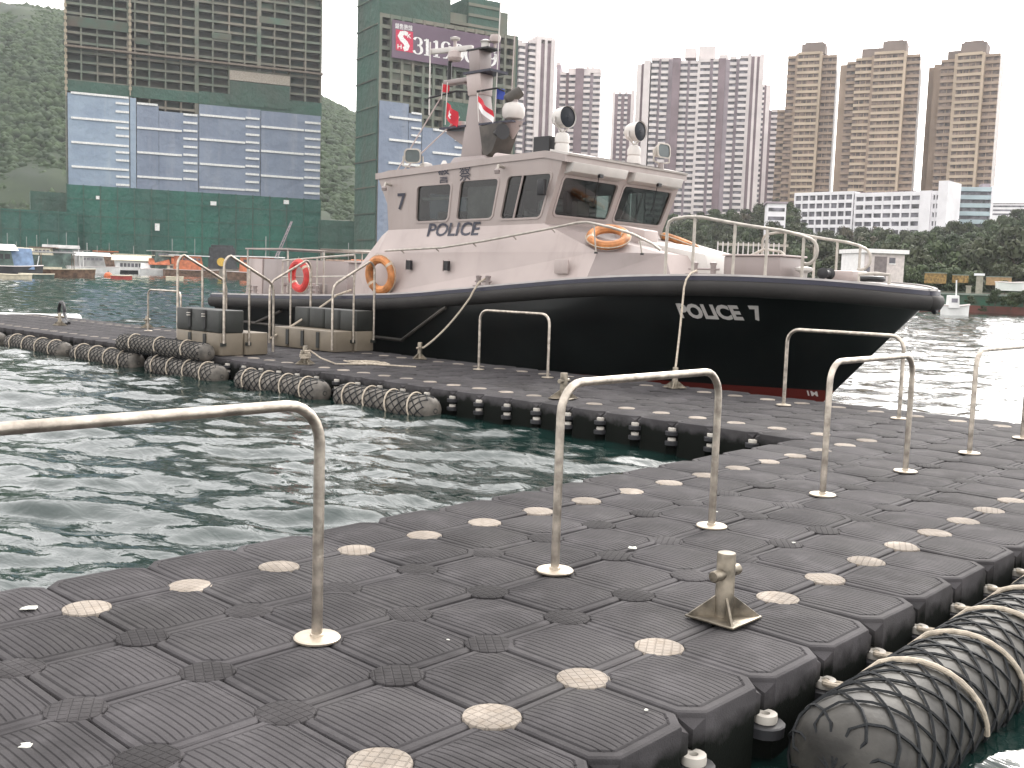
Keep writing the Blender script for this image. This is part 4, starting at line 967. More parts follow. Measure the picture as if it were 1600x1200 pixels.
class Fac:
    """a vertical facade plane D metres away in the direction of one pixel; photo pixels give places on it"""
    def __init__(s, px, D, turn):
        p, yaw = site(px, D); s.P = np.array([*p, 0.0]); s.rz = yaw+rad(turn)
        s.ex = np.array([math.cos(s.rz), math.sin(s.rz), 0]); s.n = np.array([-math.sin(s.rz), math.cos(s.rz), 0]); s.D = D
    def at(s, px, py):
        d = ray(px, py); t = ((s.P-CAM)@s.n)/(d@s.n); q = CAM+d*t; return float((q-s.P)@s.ex), float(q[2])
    def x(s, px, py=300): return s.at(px, py)[0]
    def z(s, px, py): return s.at(px, py)[1]
    def root(s, name, label, cat, group=None, z=1.5):
        s.zb = z; t = thing(name, label, cat, (s.P[0], s.P[1], z), s.rz, group); s.t = t; return t
    def box(s, name, m, x0, x1, y0, y1, z0, z1, parent=None, bevel=0): return MB().box(x0,x1,y0,y1,z0-s.zb,z1-s.zb).build(name, m, parent or s.t, smooth=False, bevel=bevel)
MESHC = {}
def shared_box(key, m, sx, sy, sz):
    k = (key, m.name, round(sx,2), round(sy,2), round(sz,2))
    if k not in MESHC: MESHC[k] = MB().box(0,sx,0,sy,0,sz).mesh(key, m, smooth=False)
    return MESHC[k]
M_CONC = mat('raw_concrete', (.195,.175,.140), .9, rgb2=(.11,.14,.108), scale=.12)
M_SCAF = mat('scaffold_net', (.060,.115,.085), .9, rgb2=(.10,.085,.065), scale=.15)
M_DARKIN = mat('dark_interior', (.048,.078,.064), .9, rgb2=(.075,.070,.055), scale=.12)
M_BNET = mat('blue_net', (.215,.255,.325), .85, rgb2=(.165,.20,.265), scale=.12, detail=8, bump=.7, bscale=.5, bdist=.5)
M_BNETL = mat('pale_blue_net', (.29,.36,.44), .85, rgb2=(.22,.28,.36), scale=.12, detail=8, bump=.7, bscale=.5, bdist=.5)
M_STRIPE = mat('net_stripe', (.74,.74,.72), .8)
M_GNET = mat('green_net', (.020,.135,.095), .85, rgb2=(.022,.075,.060), scale=.05, detail=9, bump=.9, bscale=.45, bdist=.6)
M_GNET2 = mat('green_net_dull', (.040,.105,.078), .85, rgb2=(.05,.078,.060), scale=.06, detail=9, bump=.9, bscale=.45, bdist=.6)
weather(M_BNET, (.30,.32,.36), .6, .25, .02); weather(M_BNETL, (.36,.40,.44), .6, .25, .02); weather(M_GNET, (.06,.12,.095), .7, .12, .03); weather(M_GNET2, (.075,.085,.065), .7, .12, .03)
# ------------------------------------------------------------------ scaffolded block, left
fa = Fac(300, 370, 7); A = fa.root('unfinished_block', 'huge unfinished block in scaffold with blue-grey sheets over its lower floors', 'building')
ztop = fa.z(300, -130); z0f = 12.0; x0, x1 = fa.x(104), fa.x(500)
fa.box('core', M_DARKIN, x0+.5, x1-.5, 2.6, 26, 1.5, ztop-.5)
nfl = int((ztop-z0f)/3.0)
for k in range(nfl): o = link('floor_slab', shared_box('floor_slab', M_CONC, x1-x0, 2.8, .75), A, (x0, 0, z0f+3.0*k-1.5))
cols = [105,129,154,180,203,212,234,259,283,307,332,357,381,403,427,451,475,499]
for i, c in enumerate(cols):
    w = 1.3 if c in (203,307,403) else .5
    link('column', shared_box('column', M_CONC, w, 3.0, ztop-z0f), A, (fa.x(c)-w/2, -.35 if w > 1 else -.2, z0f-1.5))
r_ = random.Random(4)
for k in range(26, nfl):
    for i in range(len(cols)-1):
        if r_.random() < .5:
            a, b = fa.x(cols[i])+.4, fa.x(cols[i+1])-.4
            if b-a > 2: link('net_panel', shared_box('net_panel', M_SCAF, b-a, .12, 2.2), A, (a, r_.choice((.8,1.6,2.2)), z0f+3.0*k-1.5+.76))
for c in (105, 204):
    hm = fa.box('hoist_mast', mat('hoist_pale', (.34,.29,.21), .8), fa.x(c)-.2, fa.x(c)+.2, -1.0, -.6, fa.z(c,150), ztop)
    for k in range(14): fa.box('hoist_tie', mat('hoist_pale', (.34,.29,.21), .8), fa.x(c)-.45, fa.x(c)+.45, -1.3, -1.02, fa.z(c,12+10*k), fa.z(c,6.5+10*k), hm)
for px0, px1, py in ((104,500,100),):
    fa.box('catch_fan', mat('fan_boards', (.17,.14,.11), .9), x0, x1, -2.2, -.4, fa.z(300,96), fa.z(300,93))
def sheet(name, m, F, px0, px1, ptop, pbot, yoff, th=.25): return F.box(name, m, F.x(px0), F.x(px1), yoff, yoff+th, F.z((px0+px1)/2, pbot), F.z((px0+px1)/2, ptop))
pc = (300+0)/1
sheet('net_sheet', M_BNETL, fa, 107, 202, 150, 299, -1.5); sheet('net_sheet', M_BNETL, fa, 203.5, 212.5, 154, 300, -1.35)
sheet('net_sheet', M_BNET, fa, 213.5, 247.5, 165, 302, -1.5); sheet('net_sheet', M_BNET, fa, 248, 309, 177, 304, -1.5); sheet('net_sheet', M_BNET, fa, 310, 405, 168, 308, -1.5); sheet('net_sheet', M_BNET, fa, 406, 498, 178, 312, -1.5)
def stripes(F, px0, px1, ys, h=3.2, y=-1.9, pref=None):
    for q in ys: F.box('white_stripe', M_STRIPE, F.x(px0), F.x(px1), y, y+.3, F.z((px0+px1)/2, q+h/2), F.z((px0+px1)/2, q-h/2))
stripes(fa, 112, 201, (150,188.5,226,263.5)); stripes(fa, 181, 201.5, (163,176,201,213.5,239,251.5,277,289.5))
stripes(fa, 214, 283, (203,241,278.5)); stripes(fa, 214, 246, (164,)); stripes(fa, 285.5, 307, (180.5,193,205.5,218,230.5,243,255.5,268,280.5))
stripes(fa, 311, 381, (183.5,221,259,295)); stripes(fa, 382, 403, (186,199,211.5,223.5,236,248.5,260.5,273,285,297.5))
stripes(fa, 406, 472, (201.5,239,277)); stripes(fa, 473.5, 497.5, (193,205.5,218,230.5,242,254,266.5,278.5,291,302.5))
fa.box('pale_boards', mat('pale_boards', (.34,.30,.25), .9), fa.x(357), fa.x(450), -1.2, -.6, fa.z(403,130), fa.z(403,115))
sheet('green_sheet', M_GNET2, fa, 358, 450, 131, 168, -1.1); sheet('green_sheet', M_GNET2, fa, 310, 500, 152, 178, -.75); sheet('green_sheet', M_GNET2, fa, 104, 310, 135, 152, -.5)
for c, q in ((128,159.5),(107,158)): pass
for c0, c1, y0_, y1_ in ((104,202,30,46),(212,235,60,70),(403,450,28,38),(330,360,52,62)): sheet('green_sheet', M_SCAF, fa, c0, c1, y0_, y1_, -.45)
# ------------------------------------------------------------------ site hoardings, each a thing
def hoarding(label, px0, px1, ptop, D, m=M_GNET, turn=0, pbot=425):
    F = Fac((px0+px1)/2, D, turn); t = F.root('green_hoarding', label, 'hoarding', z=1.2)
    F.box('net_wall', m, F.x(px0), F.x(px1), 0, 6, 1.2, F.z((px0+px1)/2, ptop))
    n = max(2, int((px1-px0)/26))
    for i in range(n+1): a = F.x(px0+(px1-px0)*i/n); F.box('pole', M_GNET2, a-.12, a+.12, -.35, -.05, 1.2, F.z((px0+px1)/2, ptop)+.2)
    k = 1
    while 1.2+k*5.2 < F.z((px0+px1)/2, ptop): F.box('ledger', M_GNET2, F.x(px0), F.x(px1), -.22, -.05, 1.2+k*5.2, 1.2+k*5.2+.16); k += 1
    return F
hoarding('tall green netted hoarding below the blue-grey sheets of the unfinished block', 104, 501, 300, 355, turn=7)
hoarding('low green netted hoarding at the foot of the bare hill', -60, 121, 327, 345, M_GNET, 4)
hoarding('small green netted hoarding standing on the hill edge by the block', 48, 104, 300, 365, M_GNET2, 4)
fh = hoarding('green netted hoarding bridging the gap between the unfinished towers', 500, 612, 346, 345, M_GNET2, 5)
for px, py, w, h in ((152,309,5,5),(333,318,9,6),(447,316,8,6),(245,355,7,11)):
    F = Fac(px, 353.0 if py < 330 else 353.0, 7); 
    tag(F.root('site_notice', '', 'notice') and F.t, 'small pale notice board fixed to the tall green hoarding', 'notice', 'notice boards on the green hoarding'); F.t.location.z = F.z(px, py+h/2); F.zb = F.z(px, py+h/2)
    F.box('board', M_STRIPE, F.x(px-w/2), F.x(px+w/2), -1.0, -.8, F.z(px,py+h/2), F.z(px,py-h/2)); F.box('board_frame', M_CONC, F.x(px-w/2)-.1, F.x(px+w/2)+.1, -.78, -.65, F.z(px,py+h/2)-.1, F.z(px,py-h/2)+.1)
# ------------------------------------------------------------------ second unfinished tower with banner
fb = Fac(690, 330, 27); Bt = fb.root('unfinished_tower', 'unfinished tower in green scaffold carrying a purple telephone banner', 'building')
x0, x1 = fb.x(588), fb.x(799); zt = fb.z(780, 52)
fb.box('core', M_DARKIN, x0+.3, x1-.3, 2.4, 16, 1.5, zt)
fb.box('upper_core', M_GNET2, x0, fb.x(698), .5, 15.9, zt, zt+14); fb.box('upper_core', M_CONC, fb.x(698), fb.x(727), 2.2, 17, zt, fb.z(712,17)); fb.box('upper_core', M_GNET2, fb.x(727), fb.x(776), 1.2, 17, zt, fb.z(750,-4)); fb.box('upper_core', M_CONC, fb.x(776), fb.x(790), 2, 15, zt, fb.z(783,16))
for a, b, t_ in ((698,727,17),(727,776,-4)):
    for k in range(6):
        zz = fb.z(720,52)-.4+3.2*k+3.2
        if zz < fb.z((a+b)/2, t_)-1: fb.box('floor_slab', M_CONC, fb.x(a), fb.x(b), .9, 2.6, zz, zz+.9)
nfl = int((zt-10)/3.15)
for k in range(nfl+1): link('floor_slab', shared_box('floor_slab', M_CONC, x1-x0, 2.7, 1.1), Bt, (x0, 0, zt-1.5-3.15*k-1.1))
ncol = 13
for i in range(ncol+1): link('column', shared_box('column', M_CONC, .85, 3.0, zt-8), Bt, (x0+(x1-x0-.85)*i/ncol, -.25, 8-1.5))
for i in range(ncol):
    for k in range(nfl):
        if r_.random() < .12: link('net_panel', shared_box('net_panel', M_SCAF, (x1-x0)/ncol-.9, .12, 1.9), Bt, (x0+(x1-x0-.85)*i/ncol+.86, r_.choice((.4,1.4)), zt-1.5-3.15*k-3.1))
fb.box('corner_netting', M_GNET2, x0-.5, x0-.02, -.3, 16, 1.5, zt+22)
fb.box('edge_netting', M_GNET2, x1, x1+.5, -.4, 18, 1.5, zt)
for k in range(10): fb.box('scaffold_ledger', M_SCAF, x0-.85, x0-.52, -.3, 16, 12+8*k, 12.35+8*k)
sheet('net_sheet', M_BNET, fb, 588, 633, 160, 420, -1.3); sheet('net_sheet', M_BNET, fb, 634, 654, 178, 420, -1.2); sheet('net_sheet', M_BNET, fb, 655, 726, 203, 420, -1.3); sheet('green_sheet', M_GNET2, fb, 688, 728, 160, 200, -1.0)
stripes(fb, 603, 652, (186,221,257,291), 3.4, -1.75); stripes(fb, 637, 652, (178,201,212.5,236,247), 3.0, -1.75); stripes(fb, 671, 718, (205.5,241), 3.4, -1.75); stripes(fb, 705, 723, (220,231.5,256), 3.0, -1.75)
# banner
M_BAN = mat('banner_purple', (.135,.088,.125), .7, var=.1, scale=.1); M_BANT = mat('banner_white', (.78,.76,.74), .7); M_BANR = mat('banner_red', (.55,.03,.08), .7)
bz0, bz1 = fb.z(611,91), fb.z(611,32); bx0, bx1 = fb.x(609.5,60), fb.x(778,80)
ban = fb.box('banner', M_BAN, bx0, bx1, -1.5, -1.3, bz0, bz1)
def bpt(px, py, off=-1.56): a, b = fb.at(px, py); return (a, off, b-fb.zb)
def bpoly(name, pts, m, off): return MB().add([bpt(x, y, off) for x, y in pts], [tuple(range(len(pts)))]).build(name, m, ban, smooth=False)
slope = .166
def sk(x, y, x_ref=611): return (x, y+slope*(x-x_ref))
def stroke(name, path, wmin, wmax, cx, cy, m, off=-1.60):
    """pen stroke: thick where it runs vertically, thin where it runs sideways"""
    mb = MB(); n = len(path); L = []
    for i, (x, y) in enumerate(path):
        ax, ay = path[max(0,i-1)]; bx, by = path[min(n-1,i+1)]; tx, ty = bx-ax, by-ay; l = math.hypot(tx,ty)+1e-9; w = wmin+(wmax-wmin)*abs(ty/l)**1.5
        L.append((x-w/2, y) if abs(ty) > abs(tx)*.0 and False else (x+ty/l*w/2, y-tx/l*w/2)); L.append((x-ty/l*w/2, y+tx/l*w/2))
    vs = [bpt(*sk(cx+x, cy+y), off) for x, y in L]
    mb.add(vs, [(2*i,2*i+1,2*i+3,2*i+2) for i in range(n-1)]); return mb.build(name, m, ban, smooth=False)
def ell(rx, ry, a0, a1, cx=0, cy=0, n=26): return [(cx+rx*math.cos(rad(a)), cy-ry*math.sin(rad(a))) for a in np.linspace(a0, a1, n)]
def digit(ch, cx, cy, s=1.0):
    if ch == '0': return stroke('digit', ell(6.2,12.5,90,450), 1.2, 5.0, cx, cy, M_BANT)
    if ch == '1':
        stroke('digit', [(0,-12.5),(0,13)], 4.6, 4.6, cx, cy, M_BANT); stroke('digit_serif', [(-5,12.6),(5,12.6)], 1.6, 1.6, cx, cy, M_BANT); return stroke('digit_flag', [(-5,-9.5),(-2.5,-10.5),(0,-12.2)], 2.0, 2.6, cx, cy, M_BANT)
    if ch == '9': return stroke('digit', ell(6,7.2,30,390,0,-5.6)[:25]+[(6.0,-3),(5.6,3),(3.6,8.5),(0,12),(-5,12.6)], 1.3, 4.6, cx, cy, M_BANT)
    if ch == '3': return stroke('digit', ell(5.6,6.2,160,-85,-.5,-6.2)+ell(6.4,7.0,85,-160,-.5,6.0), 1.3, 4.6, cx, cy, M_BANT)
yl = lambda x: 73-slope*0+ (0)   # centre line of the number where the banner starts
for ch, cx in zip('31190009', (649.5,664,678.5,693.5,713,730,747,764.5)): digit(ch, cx, 66.3)
bpoly('logo_square', [sk(615,46.5),sk(642,46.5),sk(642,79),sk(615,79)], M_BANR, -1.58)
stroke('logo_s', [(5,-11),(1,-12.5),(-4,-11),(-6,-6.5),(-3,-1.5),(2,2.5),(4.5,7),(3,11.5),(-1,13)], 6.5, 8.5, 628, 62.5, M_BANT, -1.62)
def btext(name, body, px0, px1, pyb, h, bold=.02):
    v, f = text_mesh(body, 1, bold); v[:,0] *= (px1-px0)/v[:,0].max(); v[:,1] *= h/v[:,1].max()
    return MB().add([bpt(*sk(px0+a, pyb-b), -1.62) for a, b, _ in v], f).build(name, M_BANT, ban, smooth=False)
btext('logo_letter', 'K', 633, 639, 57, 7); btext('logo_letter', 'H', 617.5, 624, 76, 7); btext('banner_heading', '銷售熱線', 614, 641, 45.5, 9, .01)
# ------------------------------------------------------------------ finished towers
M_TW = mat('tower_white', (.66,.60,.585), .8, var=.06, scale=.15); M_TP = mat('tower_plum', (.23,.175,.19), .85, var=.12, scale=.15); M_TG = mat('tower_mauve', (.34,.285,.31), .85, var=.1, scale=.2)
M_TWIN = mat('tower_glass', (.15,.145,.165), .3, var=.45, scale=.4); M_TB = mat('tower_beige', (.44,.35,.26), .85, var=.07, scale=.12); M_TB2 = mat('tower_tan', (.33,.25,.19), .85, var=.08, scale=.12); M_TBW = mat('tower_brownwin', (.20,.145,.115), .4, var=.45, scale=.5)
per_object(M_TW, .22); per_object(M_TB, .22); per_object(M_CONC, .25); per_object(M_SCAF, .6)
M_ROOFB = mat('tower_roof_brown', (.20,.16,.14), .85, var=.1, scale=.1)
def tower(name, label, pxc, D, turn, bays, fhh, zbase, group, pal, par=1.45, top=None):
    """bays: (px0, px1, kind, pytop, depth); W balconies, S solid pier, P plum strip, D recess"""
    F = Fac(pxc, D, turn); t = F.root(name, label, 'tower', group, z=zbase)
    white, win, plum, mid = pal
    for px0, px1, kd, pyt, dep in bays:
        xa, xb = F.x(px0, 150), F.x(px1, 150); zt_ = F.z((px0+px1)/2, pyt); w = xb-xa
        if kd == 'S': F.box('pier', white, xa, xb, dep, dep+14, zbase, zt_)
        elif kd == 'P': F.box('strip', plum, xa, xb, dep, dep+14, zbase, zt_)
        elif kd == 'M': F.box('recess_wall', mid, xa, xb, dep, dep+14, zbase, zt_)
        elif kd == 'D': F.box('recess', win, xa, xb, dep+3, dep+14, zbase, zt_)
        else:
            F.box('glazing', win, xa+.02, xb-.02, dep+.9, dep+14, zbase, zt_-.6); n = int((zt_-zbase)/fhh)
            me = shared_box('balcony', white if kd == 'W' else plum, w, 1.6, par)
            for k in range(n): link('balcony', me, t, (xa, dep, zt_-zbase-par-fhh*k))
            if w > 5.5:
                for q in (range(1, int(w/2.9)+1)):
                    F.box('mullion', mid, xa+w*q/(int(w/2.9)+1)-.18, xa+w*q/(int(w/2.9)+1)+.18, dep+.55, dep+.88, zbase, zt_-.5)
    if top:
        for px0, px1, py0, py1, dep in top: F.box('roof_house', white if pal[0] is M_TW else M_ROOFB, F.x(px0,150), F.x(px1,150), dep, dep+11, F.z((px0+px1)/2, py1), F.z((px0+px1)/2, py0))
    return F
PW = (M_TW, M_TWIN, M_TP, M_TG); PB = (M_TB, M_TBW, M_TB2, M_TB2); GW = 'white and plum apartment towers'; GB = 'beige apartment towers on the far shore'
tower('apartment_tower', 'white apartment tower with two plum stripes right behind the unfinished tower', 835, 500, 24, [(797,806,'W',66,1.5),(806,811,'P',68,3),(811,820,'W',66,1),(820,826,'M',64,3),(826,836,'W',62,.6),(836,843,'S',59,0),(843,849,'P',67,.7),(849,853,'S',62,0),(853,859,'P',67,.7),(859,865,'S',62,0)], 2.75, 9, GW, PW, 1.35, [(836,864,57,62,.2),(812,822,58,66,6)])
tower('apartment_tower', 'lower white apartment tower with a plum centre strip beside the sky gap', 903, 520, -4, [(868,874,'M',100,2),(874,883,'W',112,.6),(883,888,'P',112,2),(888,898,'W',112,.6),(898,911,'P',106,.2),(911,921,'W',113,.6),(921,926,'M',114,2),(926,937,'W',114,.6)], 2.75, 9, GW, PW, 1.35, [(866,873,95,103,3),(886,937,106,113,1.2),(914,918,102,108,2),(922,926,102,108,2)])
tower('apartment_tower', 'slim distant white tower with plum stripes left of the broad white tower', 973, 600, 0, [(957,961,'S',143,0),(961,966,'P',146,.8),(966,971,'W',143,.4),(971,976,'P',146,1),(976,981,'W',143,.4),(981,986,'P',146,1),(986,992,'S',141,0)], 2.75, 9, GW, PW, 1.3)
tower('apartment_tower', 'broad white apartment tower with curved balconies and plum strips behind the launch', 1092, 500, -3, [(993,1000,'S',100,1),(1000,1004,'P',98,2),(1004,1014,'S',94,.3),(1016,1027,'W',90,.2),(1027,1031,'M',91,2),(1031,1042,'W',91,.4),(1042,1049,'M',91,2),(1049,1061,'P',90,.1),(1061,1072,'W',94,1),(1072,1076,'M',94,2.5),(1076,1088,'W',94,1.2),(1088,1092,'S',88,.3),(1092,1107,'W',92,.2),(1107,1112,'M',92,2),(1112,1120,'W',91,.5),(1120,1131,'P',90,1.5),(1131,1138,'M',91,2.2),(1138,1148,'W',87,.9),(1148,1153,'M',90,2.5),(1153,1166,'W',86,.2),(1166,1171,'S',83,0),(1171,1176,'P',87,.6),(1176,1180,'S',85,0),(1180,1184,'P',87,.8),(1184,1191,'S',84,.2)], 2.75, 9, GW, PW, 1.35, [(1066,1083,73,88,3),(1088,1114,70,90,3),(1120,1134,84,92,2),(1014,1052,88,92,3)])
tower('apartment_tower', 'pale narrow tower just right of the broad white tower', 1198, 590, 0, [(1190,1194,'W',132,.3),(1194,1197,'P',132,1),(1197,1204,'S',133,0)], 2.75, 9, GW, PW, 1.3)
tower('apartment_tower', 'low plum-and-white tower squeezed beside the first beige tower', 1210, 560, 0, [(1203,1207,'P',172,.6),(1207,1218,'W',171,0)], 2.75, 9, GW, PW, 1.3)
tower('beige_tower', 'beige apartment tower with one brown roof house, nearest the white towers', 1262, 480, -6, [(1213,1226,'B',168,6),(1226,1239,'B',85,3.2),(1239,1243,'P',83,2),(1243,1277,'W',81,0),(1277,1281,'S',81,-.3),(1281,1303,'B',84,2.5)], 2.75, 12, GB, PB, 1.15, [(1247,1284,66,82,3),(1252,1280,63,68,4)])
tower('beige_tower', 'beige apartment tower with two stepped brown roof houses, middle of the three', 1372, 470, -6, [(1305,1317,'P',95,9),(1317,1332,'B',92,6),(1332,1358,'W',88,3),(1358,1362,'P',86,1.5),(1362,1408,'W',80,0),(1408,1412,'S',80,-.3),(1412,1433,'B',83,2.5)], 2.75, 12, GB, PB, 1.15, [(1340,1373,72,92,5),(1373,1410,62,82,3),(1378,1404,60,66,4)])
tower('beige_tower', 'beige apartment tower with a plain shaded side, beyond the white school roof', 1500, 470, -8, [(1440,1451,'P',97,12),(1451,1464,'P',95,8),(1464,1487,'B',90,4),(1487,1492,'S',84,1),(1492,1530,'W',82,0),(1530,1534,'S',82,-.3),(1534,1557,'B',82,2.5)], 2.75, 12, GB, PB, 1.15, [(1473,1495,76,92,5),(1494,1534,64,82,3),(1498,1528,61,66,4)])
# ------------------------------------------------------------------ long white building and blue banded block
M_SW = mat('school_white', (.80,.78,.80), .8, var=.05, scale=.2); M_SB = mat('school_blue', (.40,.49,.52), .8, var=.08, scale=.2)
fs = Fac(1360, 430, -22); S = fs.root('long_white_building', 'long low white building with rows of gridded windows in front of the beige towers', 'building', z=3)
def grid_block(F, px0, px1, ptop, nfl, fhh, npier, white, yo=0, pier=.45, band=1.3):
    xa, xb = F.x(px0, 330), F.x(px1, 330); zt_ = F.z((px0+px1)/2, ptop)
    F.box('glazing', M_TWIN, xa+.1, xb-.1, yo+.7, yo+14, F.zb, zt_-.4)
    for k in range(nfl+1): F.box('floor_band', white, xa, xb, yo, yo+14.2 if k == 0 else yo+1.2, zt_-fhh*k-band, zt_-fhh*k)
    for i in range(npier+1): a = xa+(xb-xa-pier)*i/npier; F.box('pier', white, a, a+pier, yo-.12, yo+.68, F.zb, zt_-.05)
grid_block(fs, 1240, 1332, 300, 8, 3.25, 8, M_SW, 0, .5, 1.25); grid_block(fs, 1333, 1437, 300, 8, 3.25, 7, M_SW, .8, .6, 1.55)
fs.box('stair_tower', M_SW, fs.x(1437,330), fs.x(1454,330), -.6, 14, 3, fs.z(1445,298)); grid_block(fs, 1454, 1466, 298, 8, 3.25, 2, M_SW, .5, .5, 1.5); fs.box('stair_tower', M_SW, fs.x(1466,330), fs.x(1481,330), -1.5, 13, 3, fs.z(1473,283))
for k in range(9): fs.box('roof_rail', M_TP, fs.x(1340+k*10,330), fs.x(1347+k*10,330), 1.5, 2, fs.z(1390,301), fs.z(1390,298.5))
f2 = Fac(1515, 440, 12); B2 = f2.root('banded_block', 'pale blue banded block with open galleries beside the long white building', 'building', z=3)
xa, xb = f2.x(1482,330), f2.x(1547,330); zt_ = f2.z(1515, 292); f2.box('core', M_TWIN, xa+.2, xb-.2, 1.6, 15, 3, zt_-.5)
for k in range(9): f2.box('gallery_band', M_SB if k % 1 == 0 else M_SW, xa, xb, 0, 15.2 if k == 0 else 1.9, zt_-3.1*k-1.6, zt_-3.1*k)
f2.box('end_wall', M_SW, xb, xb+.8, -.2, 15, 3, zt_+.4); f2.box('roof_hut', M_TG, f2.x(1535,330), xb, 3, 9, zt_, zt_+1.6)
for px, D, py, h, w, lab in ((1215,300,318,10,30,'small white house among the trees under the broad tower'),(1580,700,318,22,55,'pale hazy housing far off beyond the right-hand trees')):
    F = Fac(px, D, 5); t = F.root('pale_house', lab, 'building', z=F.z(px,py+h)-12); zt_ = F.z(px,py); F.box('wall', M_SW, F.x(px-w/2), F.x(px+w/2), 0, 8, F.zb, zt_)
    for k in range(3): F.box('window_band', M_TWIN, F.x(px-w/2)+.4, F.x(px+w/2)-.4, -.06, -.01, zt_-1.2-2.4*k-1.0, zt_-1.2-2.4*k)
    F.box('roof', M_TG, F.x(px-w/2)-.4, F.x(px+w/2)+.4, -.4, 8.4, zt_, zt_+.5)
# ================================================================== trees on the right-hand bank
M_LEAF = [mat('leaf_dark', (.024,.040,.017), .8, rgb2=(.042,.060,.023), scale=.5, detail=6), mat('leaf_mid', (.036,.058,.023), .8, rgb2=(.058,.078,.030), scale=.5, detail=6), mat('leaf_olive', (.055,.062,.030), .8, rgb2=(.034,.046,.020), scale=.5, detail=6), mat('leaf_dry', (.095,.080,.052), .85, rgb2=(.055,.055,.034), scale=.5, detail=6)]
M_BARK = mat('bark', (.10,.075,.055), .9)
def crown_mesh(seed, m, n=1500, clumps=16, leaf=.30):
    r = np.random.default_rng(seed); cs = []
    for i in range(clumps):
        a = r.uniform(0, 6.28); q = r.uniform(0, 1)**.6; z = r.uniform(.25, 1.0); w = math.sin(min(1, z)*math.pi*.82+.35)
        cs.append((q*math.cos(a)*.62*w, q*math.sin(a)*.62*w, z, r.uniform(.16,.34)))
    v = []; f = []
    for i in range(n):
        c = cs[r.integers(len(cs))]; d = r.standard_normal(3); d /= np.linalg.norm(d); rad_ = c[3]*r.uniform(.55,1.05)
        p = np.array(c[:3])+d*rad_*np.array([1,1,.75]); e = r.standard_normal(3); e = np.cross(d, e); e /= np.linalg.norm(e); g = np.cross(d, e)+.5*r.standard_normal(3); g /= np.linalg.norm(g)
        s = leaf*.16*r.uniform(.6,1.3); k = len(v); v += [p-e*s-g*s*.7, p+e*s-g*s*.7, p+e*s*.6+g*s*.8, p-e*s*.6+g*s*.8]; f.append((k,k+1,k+2,k+3))
    mb = MB(); mb.add(v, f); return mb.mesh('crown', m, smooth=False)
def trunk_mesh(seed):
    r = random.Random(seed); mb = MB().tube([(0,0,-.25),(.01,0,.2),(.03*r.random(),.02,.5),(0,.03,.78)], [.045,.032,.022,.008], 6)
    for k in range(4): a = r.uniform(0,6.28); z = r.uniform(.25,.5); mb.tube([(0,0,z),(.2*math.cos(a),.2*math.sin(a),z+.18),(.36*math.cos(a),.36*math.sin(a),z+.32)], [.018,.012,.005], 5)
    return mb.mesh('trunk', M_BARK)
CR = [crown_mesh(10+i, M_LEAF[i % 4]) for i in range(8)]; TR = [trunk_mesh(i) for i in range(4)]
LAB = ['dark green leafy tree', 'mid green bushy tree', 'olive green spreading tree', 'brownish half-bare tree']
def tree_place(px, low):
    if px < 300: return 'at the foot of the green hoarding behind the sampans'
    if px < 700: return 'on the shore between the two unfinished towers'
    w = 'behind the launch\'s foredeck, below the broad white tower' if px < 1130 else 'below the first beige tower' if px < 1240 else 'in front of the long white building' if px < 1440 else 'in front of the blue banded block' if px < 1550 else 'below the hazy far housing'
    return w+(' at the water\'s edge' if low else ' on the bank')
def plant(px, D, pytop, wide, kind_i, zg=None):
    p, yaw = site(px, D); zb = 1.4 if zg is None else zg; H = hz(px, pytop, D)-zb
    if H < 1.5: H = 1.5
    vi = kind_i + 4*(random.random() < .5)
    lab_ = LAB[kind_i]+' '+tree_place(px, zg is None); t = thing('tree', lab_, 'tree', (p[0], p[1], zb), random.uniform(0, 6.28), lab_.replace('tree', 'trees', 1))
    sx = wide*D/FPX/2/.62*.8; t.scale = (sx, sx, H/1.12)
    link('crown', CR[vi], t, (0,0,0)); link('trunk', TR[vi % 4], t, (0,0,0))
rt = random.Random(12)
TOP = spline([(560,385),(640,380),(1030,338),(1060,328),(1100,322),(1150,326),(1200,312),(1235,318),(1260,362),(1300,352),(1340,350),(1380,356),(1420,362),(1450,352),(1490,342),(1530,352),(1560,330),(1600,322),(1650,318),(1750,320)])
for row, t_ in enumerate((.99,.84,.69,.54,.40,.27,.15,.05)):
    px = 1020+(row*17) % 31
    while px < 1690:
        D = SHORE(px)+(RDIST(px)-SHORE(px))*t_*rt.uniform(.95,1.0)+4; zg = land_z(px, min(1, (D-SHORE(px))/(RDIST(px)-SHORE(px))), D)-.4
        H_ = rt.uniform(5.5,8.5); pyt = TOP(px)
        while hz(px, pyt, D) > zg+H_ and pyt < 470: pyt += 1
        plant(px, D, pyt+rt.uniform(-2,3), rt.uniform(6.5,10.5)*FPX/D, rt.choice((0,1,1,2,2,3) if px < 1420 else (0,0,1,1,2)), zg)
        px += rt.uniform(5.0,6.8)*FPX/D
for px in (1310,1345,1375,1410,1440,1470,1500,1530,1560,1590,1620,1650): plant(px, SHORE(px)+6, 412+rt.uniform(-6,10), rt.uniform(44,66), rt.choice((0,1,2)))
for px in (520,545,580,20,60,105,165): plant(px, SHORE(px)+5, 392+rt.uniform(-6,4), rt.uniform(26,36), rt.choice((0,1)))
